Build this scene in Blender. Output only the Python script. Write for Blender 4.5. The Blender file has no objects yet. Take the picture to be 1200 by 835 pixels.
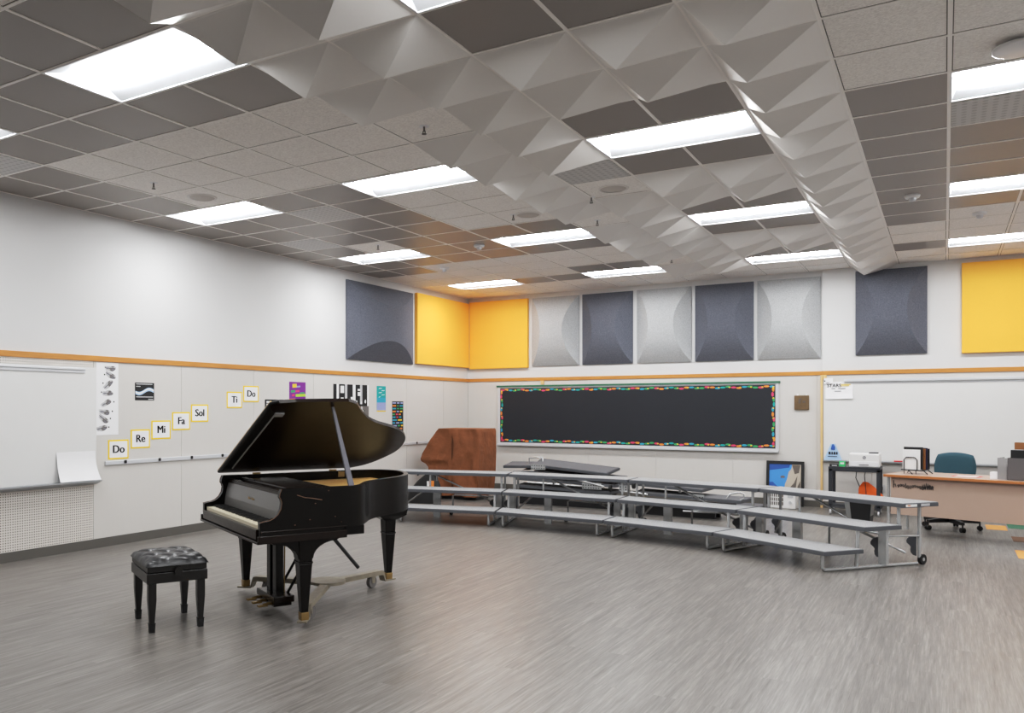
import bpy, bmesh, math, random
from mathutils import Matrix, Vector
random.seed(7)
PI = math.pi
C = bpy.context.scene.collection
T = 0.6096            # ceiling module
CZ = 3.65             # ceiling height
XL, YB = -7.88, 8.48  # visible faces of the two far walls

# ------------------------------------------------------------------ materials
def lin(c):
    return c / 12.92 if c <= 0.04045 else ((c + 0.055) / 1.055) ** 2.4
def rgb(r, g, b):
    return (lin(r / 255), lin(g / 255), lin(b / 255), 1)
def mat(name, col, rough=0.6, metal=0.0, spec=0.5, noise=None, bump=None, coat=0, emit=None, alpha=None, trans=None):
    """noise=(scale, amount, stretch xyz) varies the colour; bump=(scale, strength)"""
    m = bpy.data.materials.new(name); m.use_nodes = True
    nt = m.node_tree; b = nt.nodes['Principled BSDF']
    b.inputs['Base Color'].default_value = col
    b.inputs['Roughness'].default_value = rough
    b.inputs['Metallic'].default_value = metal
    b.inputs['Specular IOR Level'].default_value = spec
    b.inputs['Coat Weight'].default_value = coat
    if alpha is not None: b.inputs['Alpha'].default_value = alpha
    if trans is not None: b.inputs['Transmission Weight'].default_value = trans
    if emit:
        b.inputs['Emission Color'].default_value = emit[0]; b.inputs['Emission Strength'].default_value = emit[1]
    if noise or bump:
        tc = nt.nodes.new('ShaderNodeTexCoord')
    if noise:
        mp = nt.nodes.new('ShaderNodeMapping'); nt.links.new(tc.outputs['Object'], mp.inputs['Vector'])
        mp.inputs['Scale'].default_value = noise[2] if len(noise) > 2 else (1, 1, 1)
        n = nt.nodes.new('ShaderNodeTexNoise'); n.inputs['Scale'].default_value = noise[0]; n.inputs['Detail'].default_value = 3
        nt.links.new(mp.outputs['Vector'], n.inputs['Vector'])
        r = nt.nodes.new('ShaderNodeMapRange'); r.inputs['From Min'].default_value = 0.3; r.inputs['From Max'].default_value = 0.7
        r.inputs['To Min'].default_value = 1 - noise[1]; r.inputs['To Max'].default_value = 1 + noise[1]
        nt.links.new(n.outputs['Fac'], r.inputs['Value'])
        mx = nt.nodes.new('ShaderNodeMix'); mx.data_type = 'RGBA'; mx.blend_type = 'MULTIPLY'; mx.inputs['Factor'].default_value = 1
        mx.inputs[6].default_value = col
        nt.links.new(r.outputs['Result'], mx.inputs[7]); nt.links.new(mx.outputs[2], b.inputs['Base Color'])
    if bump:
        n2 = nt.nodes.new('ShaderNodeTexNoise'); n2.inputs['Scale'].default_value = bump[0]; n2.inputs['Detail'].default_value = 3
        nt.links.new(tc.outputs['Object'], n2.inputs['Vector'])
        bp = nt.nodes.new('ShaderNodeBump'); bp.inputs['Strength'].default_value = bump[1]; bp.inputs['Distance'].default_value = 0.02
        nt.links.new(n2.outputs['Fac'], bp.inputs['Height']); nt.links.new(bp.outputs['Normal'], b.inputs['Normal'])
    return m

MT = {}
MT['wall'] = mat('wall_paint', rgb(215, 215, 215), .75, noise=(1.5, .015))
MT['clad'] = mat('wall_panel_vinyl', rgb(207, 204, 200), .55, noise=(40, .006, (1, 1, .06)))
MT['rail'] = mat('oak_rail', rgb(196, 132, 66), .45, noise=(6, .12, (1, .6, 10)))
MT['paleoak'] = mat('pale_oak', rgb(222, 186, 132), .5, noise=(8, .1, (6, 6, .6)))
MT['base'] = mat('rubber_base', rgb(92, 89, 84), .6)
MT['tile'] = mat('speckled_tile', rgb(246, 242, 238), .9, noise=(70, .1), bump=(80, .25))
MT['dark'] = mat('grey_reflector_tile', rgb(150, 143, 137), .42)
MT['grid'] = mat('ceiling_grid_enamel', rgb(250, 246, 242), .5)
MT['pyr'] = mat('white_moulded_panel', rgb(236, 233, 230), .5)
MT['white'] = mat('white_enamel', rgb(236, 236, 238), .35)
MT['lens'] = mat('lamp_lens', (1, 1, 1, 1), .4, emit=((.98, .99, 1, 1), 26))
MT['board'] = mat('whiteboard', rgb(226, 226, 225), .22, noise=(3, .01))
MT['alu'] = mat('aluminium', rgb(176, 179, 183), .38, .75)
MT['alulight'] = mat('pale_aluminium', rgb(214, 216, 220), .4, .35)
MT['galv'] = mat('galvanised_steel', rgb(200, 202, 203), .27, .6)
MT['paper'] = mat('white_paper', rgb(240, 240, 242), .7)
MT['black'] = mat('black_plastic', rgb(22, 22, 24), .45)
MT['rubber'] = mat('black_rubber', rgb(18, 18, 19), .65)
MT['ink'] = mat('black_ink', rgb(28, 28, 30), .7)
MT['inkgrey'] = mat('grey_ink', rgb(120, 120, 128), .7)
MT['yellowcard'] = mat('yellow_card', rgb(252, 208, 62), .7)
MT['yellow'] = mat('yellow_fabric', rgb(253, 186, 76), .85, noise=(160, .03))
MT['greyfab'] = mat('light_grey_felt', rgb(176, 178, 180), .9, noise=(75, .16), bump=(150, .2))
MT['darkfab'] = mat('slate_felt', rgb(97, 100, 110), .9, noise=(75, .22), bump=(150, .2))
MT['carpet'] = mat('riser_carpet', rgb(134, 135, 137), .95, noise=(120, .2), bump=(250, .15))
sh = MT['carpet'].node_tree.nodes['Principled BSDF']; sh.inputs['Sheen Weight'].default_value = .6; sh.inputs['Sheen Roughness'].default_value = .4
MT['carpetdark'] = mat('dark_riser_carpet', rgb(96, 96, 99), .95, noise=(180, .14))
MT['edge'] = mat('riser_edge', rgb(82, 84, 89), .5)
MT['ebony'] = mat('black_piano_lacquer', rgb(13, 10, 8), .24, spec=.22, noise=(5, .2))
MT['ebonyin'] = mat('satin_black_wood', rgb(27, 18, 14), .22, spec=.28, noise=(4, .3))
MT['lidunder'] = mat('dark_lid_wood', rgb(30, 18, 13), .3, spec=.18, noise=(3, .3))
MT['worn'] = mat('worn_wood_edge', rgb(112, 76, 52), .5, noise=(30, .3))
MT['ivory'] = mat('ivory_keys', rgb(232, 222, 196), .35)
MT['fall'] = mat('fallboard_gloss', rgb(94, 92, 90), .3)
MT['brass'] = mat('brass', rgb(158, 130, 82), .4, .7)
MT['gold'] = mat('gold_plate', rgb(255, 222, 158), .45, .0, noise=(14, .08))
MT['copper'] = mat('copper_strings', rgb(240, 200, 130), .4, .1)
MT['dolly'] = mat('beige_steel', rgb(150, 142, 126), .45, .3, noise=(20, .1))
MT['leather'] = mat('black_leather', rgb(24, 24, 27), .36, spec=.5)
MT['benchwood'] = mat('black_bench_wood', rgb(26, 24, 23), .3)
MT['brown'] = mat('brown_cloth', rgb(132, 80, 48), .85, noise=(7, .13, (1, 1, .7)), bump=(9, 1.0))  # fold shading of the cover put into the colour by soft noise
MT['brownseam'] = mat('brown_seam', rgb(70, 40, 26), .9)
MT['blackboard'] = mat('navy_board', rgb(29, 32, 40), .6, noise=(2, .06))
MT['teal'] = mat('teal_upholstery', rgb(40, 74, 86), .85, noise=(120, .1))
MT['desk'] = mat('beige_laminate', rgb(176, 152, 138), .4)
MT['deskedge'] = mat('wood_edge', rgb(176, 112, 64), .4)
MT['steelblue'] = mat('dark_cart_steel', rgb(48, 50, 56), .45)
MT['printer'] = mat('printer_white', rgb(232, 231, 230), .4)
MT['orange'] = mat('orange_cloth', rgb(240, 100, 30), .8, bump=(12, .4))
MT['bin'] = mat('grey_translucent_plastic', rgb(150, 152, 152), .3, trans=.3)
MT['bronze'] = mat('bronze_tile', rgb(112, 92, 66), .5, .3, noise=(20, .15))
MT['cardboard'] = mat('brown_cardboard', rgb(140, 92, 52), .8)
MT['greymesh'] = mat('grey_file_box', rgb(98, 94, 94), .5)
MT['acrylic'] = mat('clear_acrylic', rgb(214, 212, 212), .15, trans=.55)
for n, c in dict(purple=(120, 40, 140), lime=(170, 210, 60), pink=(226, 70, 110), orange2=(238, 140, 60), teal2=(20, 160, 160), lilac=(150, 160, 205), green=(60, 160, 100), cyan=(50, 160, 190), yellow2=(240, 200, 60), red=(214, 50, 50), skyblue=(70, 140, 216), deepblue=(40, 84, 160), paleblue=(168, 198, 232), rock=(182, 172, 158), rockdark=(96, 88, 82), black2=(20, 20, 22), midgrey=(110, 106, 104), palegrey=(190, 190, 192), blue=(30, 70, 170), tilegreen=(56, 108, 84), tileorange=(214, 150, 84), tilebrown=(122, 88, 62), navy=(26, 28, 60), greenbox=(70, 200, 120), white2=(238, 238, 238)).items():
    MT[n] = mat(n + '_print', rgb(*c), .65)
bpy.data.materials['rock_print'].node_tree.nodes['Principled BSDF'].inputs['Roughness'].default_value = .9

def pegboard(name='pegboard', pitch=.0254, second='Z', ca=rgb(216, 211, 205), cb=rgb(92, 86, 82), rad=.055):
    m = bpy.data.materials.new(name); m.use_nodes = True; nt = m.node_tree; b = nt.nodes['Principled BSDF']; b.inputs['Roughness'].default_value = .6
    tc = nt.nodes.new('ShaderNodeTexCoord'); sp = nt.nodes.new('ShaderNodeSeparateXYZ'); nt.links.new(tc.outputs['Object'], sp.inputs[0])
    def cell(o):
        a = nt.nodes.new('ShaderNodeMath'); a.operation = 'MULTIPLY'; a.inputs[1].default_value = 1 / pitch; nt.links.new(o, a.inputs[0])
        f = nt.nodes.new('ShaderNodeMath'); f.operation = 'FRACT'; nt.links.new(a.outputs[0], f.inputs[0])
        s = nt.nodes.new('ShaderNodeMath'); s.operation = 'SUBTRACT'; s.inputs[1].default_value = .5; nt.links.new(f.outputs[0], s.inputs[0])
        q = nt.nodes.new('ShaderNodeMath'); q.operation = 'POWER'; q.inputs[1].default_value = 2; 
        ab = nt.nodes.new('ShaderNodeMath'); ab.operation = 'ABSOLUTE'; nt.links.new(s.outputs[0], ab.inputs[0]); nt.links.new(ab.outputs[0], q.inputs[0])
        return q.outputs[0]
    ad = nt.nodes.new('ShaderNodeMath'); ad.operation = 'ADD'
    nt.links.new(cell(sp.outputs['X']), ad.inputs[0]); nt.links.new(cell(sp.outputs[second]), ad.inputs[1])
    lt = nt.nodes.new('ShaderNodeMath'); lt.operation = 'LESS_THAN'; lt.inputs[1].default_value = rad; nt.links.new(ad.outputs[0], lt.inputs[0])
    mx = nt.nodes.new('ShaderNodeMix'); mx.data_type = 'RGBA'; mx.inputs[6].default_value = ca; mx.inputs[7].default_value = cb
    nt.links.new(lt.outputs[0], mx.inputs['Factor']); nt.links.new(mx.outputs[2], b.inputs['Base Color'])
    return m
MT['peg'] = pegboard()
MT['vent'] = pegboard('perforated_vent', .061, 'Y', rgb(204, 203, 202), rgb(184, 183, 182), .08)
MT['reflector'] = mat('light_reflector', rgb(226, 229, 234), .5)
MT['reveal_shade'] = mat('tile_reveal_shade', rgb(112, 106, 101), .9)  # shadow line at the tile edge, put into the colour of its border
MT['speaker'] = mat('speaker_cloth', rgb(205, 200, 195), .8)

def floor_mat():
    m = bpy.data.materials.new('grey_plank_vinyl'); m.use_nodes = True; nt = m.node_tree; b = nt.nodes['Principled BSDF']
    L = nt.links.new; N = nt.nodes.new
    tc = N('ShaderNodeTexCoord')
    rot = N('ShaderNodeMapping'); rot.inputs['Rotation'].default_value = (0, 0, PI / 2); L(tc.outputs['Object'], rot.inputs['Vector'])
    br = N('ShaderNodeTexBrick'); br.inputs['Scale'].default_value = 1; br.inputs['Brick Width'].default_value = 1.22; br.inputs['Row Height'].default_value = .152
    br.inputs['Mortar Size'].default_value = .0012; br.inputs['Color1'].default_value = (.40, .40, .40, 1); br.inputs['Color2'].default_value = (.62, .62, .62, 1); br.inputs['Mortar'].default_value = (.38, .38, .38, 1)
    L(rot.outputs['Vector'], br.inputs['Vector'])
    def streak(sx, sy, sc, det):
        mp = N('ShaderNodeMapping'); mp.inputs['Scale'].default_value = (sx, sy, 1); L(tc.outputs['Object'], mp.inputs['Vector'])
        # shift the streaks from plank to plank
        ad = N('ShaderNodeVectorMath'); ad.operation = 'ADD'; L(mp.outputs['Vector'], ad.inputs[0])
        sc2 = N('ShaderNodeVectorMath'); sc2.operation = 'SCALE'; sc2.inputs['Scale'].default_value = 9; L(br.outputs['Color'], sc2.inputs[0]); L(sc2.outputs[0], ad.inputs[1])
        n = N('ShaderNodeTexNoise'); n.inputs['Scale'].default_value = sc; n.inputs['Detail'].default_value = det; n.inputs['Roughness'].default_value = .65
        L(ad.outputs[0], n.inputs['Vector']); return n.outputs['Fac']
    a = streak(60, 2.2, 1, 4); c = streak(22, 1.0, 1, 3); d = streak(150, 6, 1, 2)
    def mul(o, k):
        q = N('ShaderNodeMath'); q.operation = 'MULTIPLY'; q.inputs[1].default_value = k; L(o, q.inputs[0]); return q.outputs[0]
    def add(o, p):
        q = N('ShaderNodeMath'); q.operation = 'ADD'; L(o, q.inputs[0]); L(p, q.inputs[1]); return q.outputs[0]
    bw = N('ShaderNodeRGBToBW'); L(br.outputs['Color'], bw.inputs[0])
    s = add(add(mul(a, .6), mul(c, .38)), add(mul(d, .3), mul(bw.outputs[0], .12)))
    cr = N('ShaderNodeValToRGB'); L(s, cr.inputs['Fac'])
    e = cr.color_ramp.elements
    e[0].position = .50; e[0].color = rgb(84, 80, 76); e[1].position = .90; e[1].color = rgb(141, 137, 132)
    e2 = cr.color_ramp.elements.new(.70); e2.color = rgb(112, 108, 104)
    L(cr.outputs['Color'], b.inputs['Base Color'])
    b.inputs['Roughness'].default_value = .33; b.inputs['Specular IOR Level'].default_value = .45
    bp = N('ShaderNodeBump'); bp.inputs['Strength'].default_value = .12; bp.inputs['Distance'].default_value = .01; L(s, bp.inputs['Height']); L(bp.outputs['Normal'], b.inputs['Normal'])
    return m
MT['floor'] = floor_mat()

# ------------------------------------------------------------------ mesh builder
class MB:
    def __init__(s): s.v = []; s.f = []; s.m = []; s.sm = []
    def add(s, vs, fs, m=0, smooth=False):
        o = len(s.v); s.v += [tuple(v) for v in vs]
        for f in fs: s.f.append([o + i for i in f]); s.m.append(m); s.sm.append(smooth)
        return s
    def box(s, x0, x1, y0, y1, z0, z1, m=0, M=None):
        vs = [Vector((x, y, z)) for z in (z0, z1) for y in (y0, y1) for x in (x0, x1)]
        if M is not None: vs = [M @ v for v in vs]
        return s.add(vs, [(0, 2, 3, 1), (4, 5, 7, 6), (0, 1, 5, 4), (2, 6, 7, 3), (0, 4, 6, 2), (1, 3, 7, 5)], m)
    def quad(s, a, b, c, d, m=0): return s.add([a, b, c, d], [(0, 1, 2, 3)], m)
    def prism(s, base, vec, m=0, smooth=False):
        """closed solid: polygon swept along vec"""
        n = len(base); vec = Vector(vec); vs = [Vector(p) for p in base]; top = [p + vec for p in vs]
        s.add(vs + top, [tuple(range(n))[::-1], tuple(range(n, 2 * n))], m)
        s.add(vs + top, [(i, (i + 1) % n, n + (i + 1) % n, n + i) for i in range(n)], m, smooth)
        return s
    def ring(s, c, ax, r, n):
        ax = Vector(ax).normalized(); u = ax.orthogonal().normalized(); w = ax.cross(u)
        return [Vector(c) + (u * math.cos(2 * PI * i / n) + w * math.sin(2 * PI * i / n)) * r for i in range(n)]
    def cyl(s, p0, p1, r0, r1=None, n=12, m=0, caps=True):
        r1 = r0 if r1 is None else r1; ax = Vector(p1) - Vector(p0)
        a = s.ring(p0, ax, r0, n); b = s.ring(p1, ax, r1, n)
        s.add(a + b, [(i, (i + 1) % n, n + (i + 1) % n, n + i) for i in range(n)], m, True)
        if caps: s.add(a + b, [tuple(range(n))[::-1], tuple(range(n, 2 * n))], m)
        return s
    def tube(s, pts, r, n=8, m=0):
        pts = [Vector(p) for p in pts]; rings = []; u = None
        for i, p in enumerate(pts):
            d = (pts[min(i + 1, len(pts) - 1)] - pts[max(i - 1, 0)]).normalized()
            if u is None: u = d.orthogonal().normalized()
            u = (u - d * u.dot(d)); u = u.normalized() if u.length > 1e-6 else d.orthogonal().normalized()
            w = d.cross(u); rings += [p + (u * math.cos(2 * PI * k / n) + w * math.sin(2 * PI * k / n)) * r for k in range(n)]
        fs = [(i * n + k, i * n + (k + 1) % n, (i + 1) * n + (k + 1) % n, (i + 1) * n + k) for i in range(len(pts) - 1) for k in range(n)]
        s.add(rings, fs, m, True); e = (len(pts) - 1) * n
        s.add(rings[:n], [tuple(range(n))[::-1]], m); s.add(rings[-n:], [tuple(range(n))], m)
        return s
    def lathe(s, prof, c=(0, 0, 0), n=20, m=0, smooth=True):
        """prof: (radius, z) list, around the z axis through c"""
        vs = [(c[0] + r * math.cos(2 * PI * k / n), c[1] + r * math.sin(2 * PI * k / n), c[2] + z) for r, z in prof for k in range(n)]
        fs = [(i * n + k, i * n + (k + 1) % n, (i + 1) * n + (k + 1) % n, (i + 1) * n + k) for i in range(len(prof) - 1) for k in range(n)]
        return s.add(vs, fs, m, smooth)
    def frustum(s, c0, hx0, hy0, z0, hx1, hy1, z1, m=0, c1=None):
        c1 = c1 or c0
        vs = [(c0[0] + a * hx0, c0[1] + b * hy0, z0) for a, b in ((-1, -1), (1, -1), (1, 1), (-1, 1))] + [(c1[0] + a * hx1, c1[1] + b * hy1, z1) for a, b in ((-1, -1), (1, -1), (1, 1), (-1, 1))]
        return s.add(vs, [(3, 2, 1, 0), (4, 5, 6, 7)] + [(i, (i + 1) % 4, 4 + (i + 1) % 4, 4 + i) for i in range(4)], m)
    def build(s, name, mats, parent=None, bevel=0, recalc=True):
        me = bpy.data.meshes.new(name); me.from_pydata(s.v, [], s.f)
        mats = mats if isinstance(mats, (list, tuple)) else [mats]
        for k in mats: me.materials.append(MT[k])
        me.polygons.foreach_set('material_index', s.m); me.polygons.foreach_set('use_smooth', s.sm); me.update()
        if recalc:
            bm = bmesh.new(); bm.from_mesh(me); bmesh.ops.remove_doubles(bm, verts=bm.verts, dist=1e-6) if not any(s.sm) else None
            bmesh.ops.recalc_face_normals(bm, faces=bm.faces); bm.to_mesh(me); bm.free()
        o = bpy.data.objects.new(name, me); C.objects.link(o)
        if parent is not None: o.parent = parent
        if bevel:
            b = o.modifiers.new('soft', 'BEVEL'); b.width = bevel; b.segments = 2; b.limit_method = 'ANGLE'
        return o
def tag(o, label, cat, group=None):
    o['label'] = label; o['category'] = cat
    if group: o['group'] = group
    return o
def thing(name, label, cat, loc=(0, 0, 0), rotz=0, group=None):
    o = bpy.data.objects.new(name, None); C.objects.link(o); o.location = loc; o.rotation_euler = (0, 0, rotz)
    o.empty_display_size = .1
    return tag(o, label, cat, group)
def struct(o): o['kind'] = 'structure'; return o
def clone(o, parent=None):
    c = o.copy(); C.objects.link(c)
    if parent is not None: c.parent = parent
    for ch in list(o.children): clone(ch, c)
    return c
def txt(mb, body, size, at, m=0, bold=0):
    """flat lettering, x along the wall, z up, facing -y"""
    cu = bpy.data.curves.new('t', 'FONT'); cu.body = body; cu.size = size; cu.align_x = 'CENTER'; cu.align_y = 'CENTER'; cu.offset = bold; cu.resolution_u = 3
    o = bpy.data.objects.new('t', cu); C.objects.link(o)
    dg = bpy.context.evaluated_depsgraph_get(); me = bpy.data.meshes.new_from_object(o.evaluated_get(dg))
    mb.add([(at[0] + v.co.x, at[1], at[2] + v.co.y) for v in me.vertices], [tuple(p.vertices) for p in me.polygons], m)
    bpy.data.objects.remove(o); bpy.data.curves.remove(cu); bpy.data.meshes.remove(me)
    return mb
LW = PI / 2       # things on the Do Re Mi wall: local x along it, local -y into the room
def ordinal(k): return ['first', 'second', 'third', 'fourth', 'fifth', 'sixth', 'seventh', 'eighth', 'ninth', 'tenth', 'eleventh', 'twelfth', 'thirteenth', 'fourteenth', 'fifteenth', 'sixteenth', 'seventeenth', 'eighteenth', 'nineteenth', 'twentieth'][k]

# ------------------------------------------------------------------ room shell
X1, Y0 = 4.2, -8.2
struct(MB().box(XL - .2, X1 + .2, Y0 - .2, YB + .2, -.1, 0).build('floor', 'floor'))
w = MB().box(XL - .2, XL, Y0, YB + .2, 0, CZ); struct(w.build('wall_left', 'wall'))
struct(MB().box(XL - .2, -1.62, YB, YB + .2, 0, CZ).build('wall_back', 'wall')); struct(MB().box(-1.62, X1 + .2, YB - .05, YB + .2, 0, CZ).build('wall_back', 'wall'))
struct(MB().box(X1, X1 + .2, Y0, YB, 0, CZ).build('wall_right', 'wall'))
struct(MB().box(XL - .2, X1 + .2, Y0 - .2, Y0, 0, CZ).build('wall_front', 'base'))  # unseen wall, coloured dark to cut bounce onto the pyramid panels
# vinyl wall panels under the rail, with open joints
w = MB(); ys = [Y0, -7.3, -6.06, -4.82, -3.58, -2.34, -1.1, .12, 1.345, 2.585, 3.825, 5.065, 6.305, 7.545, YB]
for a, b in zip(ys, ys[1:]): w.box(XL, XL + .008, a + .002, b - .002, .02, 2.035)
struct(w.build('wall_left_panel', 'clad'))
w = MB(); xs = [XL + .01, -6.72, -5.41, -4.20, -2.946, -1.70]
for a, b in zip(xs, xs[1:]): w.box(a + .002, b - .002, YB - .008, YB, .02, 2.035)
w.box(-1.698, -1.64, YB - .008, YB, .02, 2.035)
xs = [-1.615, -.95, .3, 1.55, 2.8, X1]
for a, b in zip(xs, xs[1:]): w.box(a + .002, b - .002, YB - .058, YB - .05, .02, 2.035)
struct(w.build('wall_back_panel', 'clad'))
struct(MB().box(XL, XL + .022, Y0, YB, 2.035, 2.095).build('trim_1', 'rail', bevel=.003))
struct(MB().box(XL + .02, -1.625, YB - .022, YB, 2.035, 2.095).box(-1.625, X1, YB - .074, YB - .05, 2.035, 2.097).build('trim_2', 'rail', bevel=.003))
struct(MB().box(-1.645, -1.612, YB - .085, YB - .02, 0, 2.035).box(-1.612, -1.56, YB - .075, YB - .05, 1.965, 2.035).build('trim_3', 'paleoak', bevel=.003))
struct(MB().box(XL + .008, XL + .02, Y0, YB, 0, .1).build('baseboard_left', 'base'))
struct(MB().box(XL + .02, -1.65, YB - .02, YB - .008, 0, .1).box(-1.61, X1, YB - .07, YB - .058, 0, .1).build('baseboard_back', 'base'))
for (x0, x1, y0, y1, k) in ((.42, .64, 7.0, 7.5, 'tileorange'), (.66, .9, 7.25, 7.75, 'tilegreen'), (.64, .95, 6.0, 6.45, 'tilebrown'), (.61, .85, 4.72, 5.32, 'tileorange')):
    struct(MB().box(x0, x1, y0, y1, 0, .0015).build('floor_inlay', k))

# ------------------------------------------------------------------ ceiling
LIGHTS = [(i, j) for i in (-12, -8, -4, 0) for j in (-4, 1, 6, 11)] + [(4, -4), (4, 1), (4, 6)]  # last three lie out of view, continuing the grid, added for floor light
LIGHTS = [l for l in LIGHTS if l[0] <= 0 or l[0] * T + 2 * T < X1]
LC = {(i + k, j) for i, j in LIGHTS for k in (0, 1)}
PYR = {-6: [-5, -4, -3, -2, 0, 1, 2, 3, 4, 6, 7, 8, 9, 11], -5: [-4, -3, -2, -1, 0, 1, 4, 5, 6, 7, 8, 9, 10, 11],
       -4: [-2, -1, 3, 4, 8, 9], -3: [-2, -1, 3, 4, 8, 9], -2: list(range(-3, 14))}
VENT = [(-12, -3), (-10, 2), (-12, 4), (-5, 2), (0, 2)]
def dark_cell(i, j):
    if i <= -7 and -5 <= j <= -3: return True
    if i <= -12: return j <= 8
    if i == -11: return j in (2, 3, 4, 7)
    if i == -10: return j in (1, 3, 4, 5, 6, 7, 11)
    if i == -9: return j in (1, 2, 3, 4, 5, 6, 7, 11)
    if i in (-8, -7): return j in (5, 7, 10)
    if i in (-4, -3): return j in (-5, -3, 0, 2, 5, 7, 10)
    if i == -1: return 1 <= j <= 8 or j == 11
    if i >= 0: return j in (2, 3, 4, 5, 7)
    return False
ceil = MB(); gx0, gx1, gy0, gy1 = XL, X1, Y0, YB
for i in range(-13, 8):
    for j in range(-14, 15):
        if (i, j) in LC: continue
        a, b = max(i * T, gx0), min((i + 1) * T, gx1); c, d = max(j * T, gy0), min((j + 1) * T, gy1)
        if b <= a or d <= c: continue
        if dark_cell(i, j): ceil.quad((a, c, CZ), (a, d, CZ), (b, d, CZ), (b, c, CZ), 1); continue
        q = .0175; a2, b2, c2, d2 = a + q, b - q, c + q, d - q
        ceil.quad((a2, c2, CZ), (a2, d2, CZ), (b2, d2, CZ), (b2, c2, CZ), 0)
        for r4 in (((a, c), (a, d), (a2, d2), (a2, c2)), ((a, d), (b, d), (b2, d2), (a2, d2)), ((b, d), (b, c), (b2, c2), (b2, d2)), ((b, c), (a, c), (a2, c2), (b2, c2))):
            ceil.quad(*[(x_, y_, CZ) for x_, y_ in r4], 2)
ceil_o = struct(ceil.build('ceiling', ['tile', 'dark', 'reveal_shade'], recalc=False))
g = MB(); hw = .012
for i in range(-12, 7): g.box(i * T - hw, i * T + hw, gy0, gy1, CZ - .004, CZ + .012) if not False else None
for j in range(-13, 14): g.box(gx0, gx1, j * T - hw, j * T + hw, CZ - .0035, CZ + .011)
# the grid is cut where a two-module fixture spans it
gm = MB()
for i in range(-12, 7):
    segs = [j for j in range(-14, 15) if not any(l[0] + 1 == i and l[1] == j for l in LIGHTS)]
    for j in segs: gm.box(i * T - hw, i * T + hw, max(j * T, gy0), min((j + 1) * T, gy1), CZ - .004, CZ + .012) if min((j + 1) * T, gy1) > max(j * T, gy0) else None
for j in range(-13, 14): gm.box(gx0, gx1, j * T - hw, j * T + hw, CZ - .0035, CZ + .011)
for a in ((gx0, gx0 + .02, gy0, gy1), (gx0, gx1, gy1 - .02, gy1)): gm.box(*a, CZ - .003, CZ + .01)
struct(gm.build('ceiling_grid', 'grid', ceil_o))
struct(MB().box(XL - .2, X1 + .2, Y0 - .2, YB + .2, CZ + .2, CZ + .3).build('ceiling_slab', 'dark', ceil_o))

# recessed two by four light fixtures
def make_light():
    t = thing('recessed_light', '', 'ceiling light', (0, 0, CZ))
    h = .1; W, D = 2 * T - .03, T - .03; b = MB()
    x, y = W / 2, D / 2; ly = .125; lz = .046
    b.quad((-x, -y, 0), (x, -y, 0), (x, -ly, lz), (-x, -ly, lz)); b.quad((x, y, 0), (-x, y, 0), (-x, ly, lz), (x, ly, lz))
    for sx in (-1, 1):
        b.quad((sx * x, -y, 0), (sx * x, -y, h), (sx * x, y, h), (sx * x, y, 0))
    b.box(-x, x, -y, y, h, h + .02)
    for sx in (-1, 1):
        b.quad((sx * x, -y, .0), (sx * x, y, .0), (sx * (x - .035), ly, lz), (sx * (x - .035), -ly, lz))
        b.box(sx * (x - .037) - .002, sx * (x - .037) + .002, -ly - .01, -ly + .004, lz - .028, lz)
    b.build('housing', 'reflector', t)
    l = MB(); n = 8; pr = [(-ly + 2 * ly * k / n, lz - .046 * math.sin(PI * k / n)) for k in range(n + 1)]
    l.add([(s * (x - .035), p[0], p[1]) for p in pr for s in (-1, 1)], [(2 * k, 2 * k + 1, 2 * k + 3, 2 * k + 2) for k in range(n)], 0, True)
    l.build('lens', 'lens', t, recalc=False)
    f = MB(); e = .014
    f.box(-W / 2 - e, W / 2 + e, -D / 2 - e, -D / 2, -.006, .01); f.box(-W / 2 - e, W / 2 + e, D / 2, D / 2 + e, -.006, .01)
    f.box(-W / 2 - e, -W / 2, -D / 2, D / 2, -.006, .01); f.box(W / 2, W / 2 + e, -D / 2, D / 2, -.006, .01)
    f.build('frame', 'white', t)
    return t
L0 = make_light(); used = False
rowname = {11: 'row nearest the blackboard wall', 6: 'second row from the blackboard wall', 1: 'third row from the blackboard wall', -4: 'fourth row from the blackboard wall', -9: 'fifth row from the blackboard wall'}
colname = {-12: 'first', -8: 'second', -4: 'third', 0: 'fourth', 4: 'fifth'}
for (i, j) in LIGHTS:
    o = clone(L0) if used else L0; used = True
    o.location = ((i + 1) * T, (j + .5) * T, CZ)
    tag(o, 'lit recessed ceiling light, %s from the solfege card wall, %s' % (colname[i], rowname[j]), 'ceiling light', 'recessed troffer lights in the ceiling grid')

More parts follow.
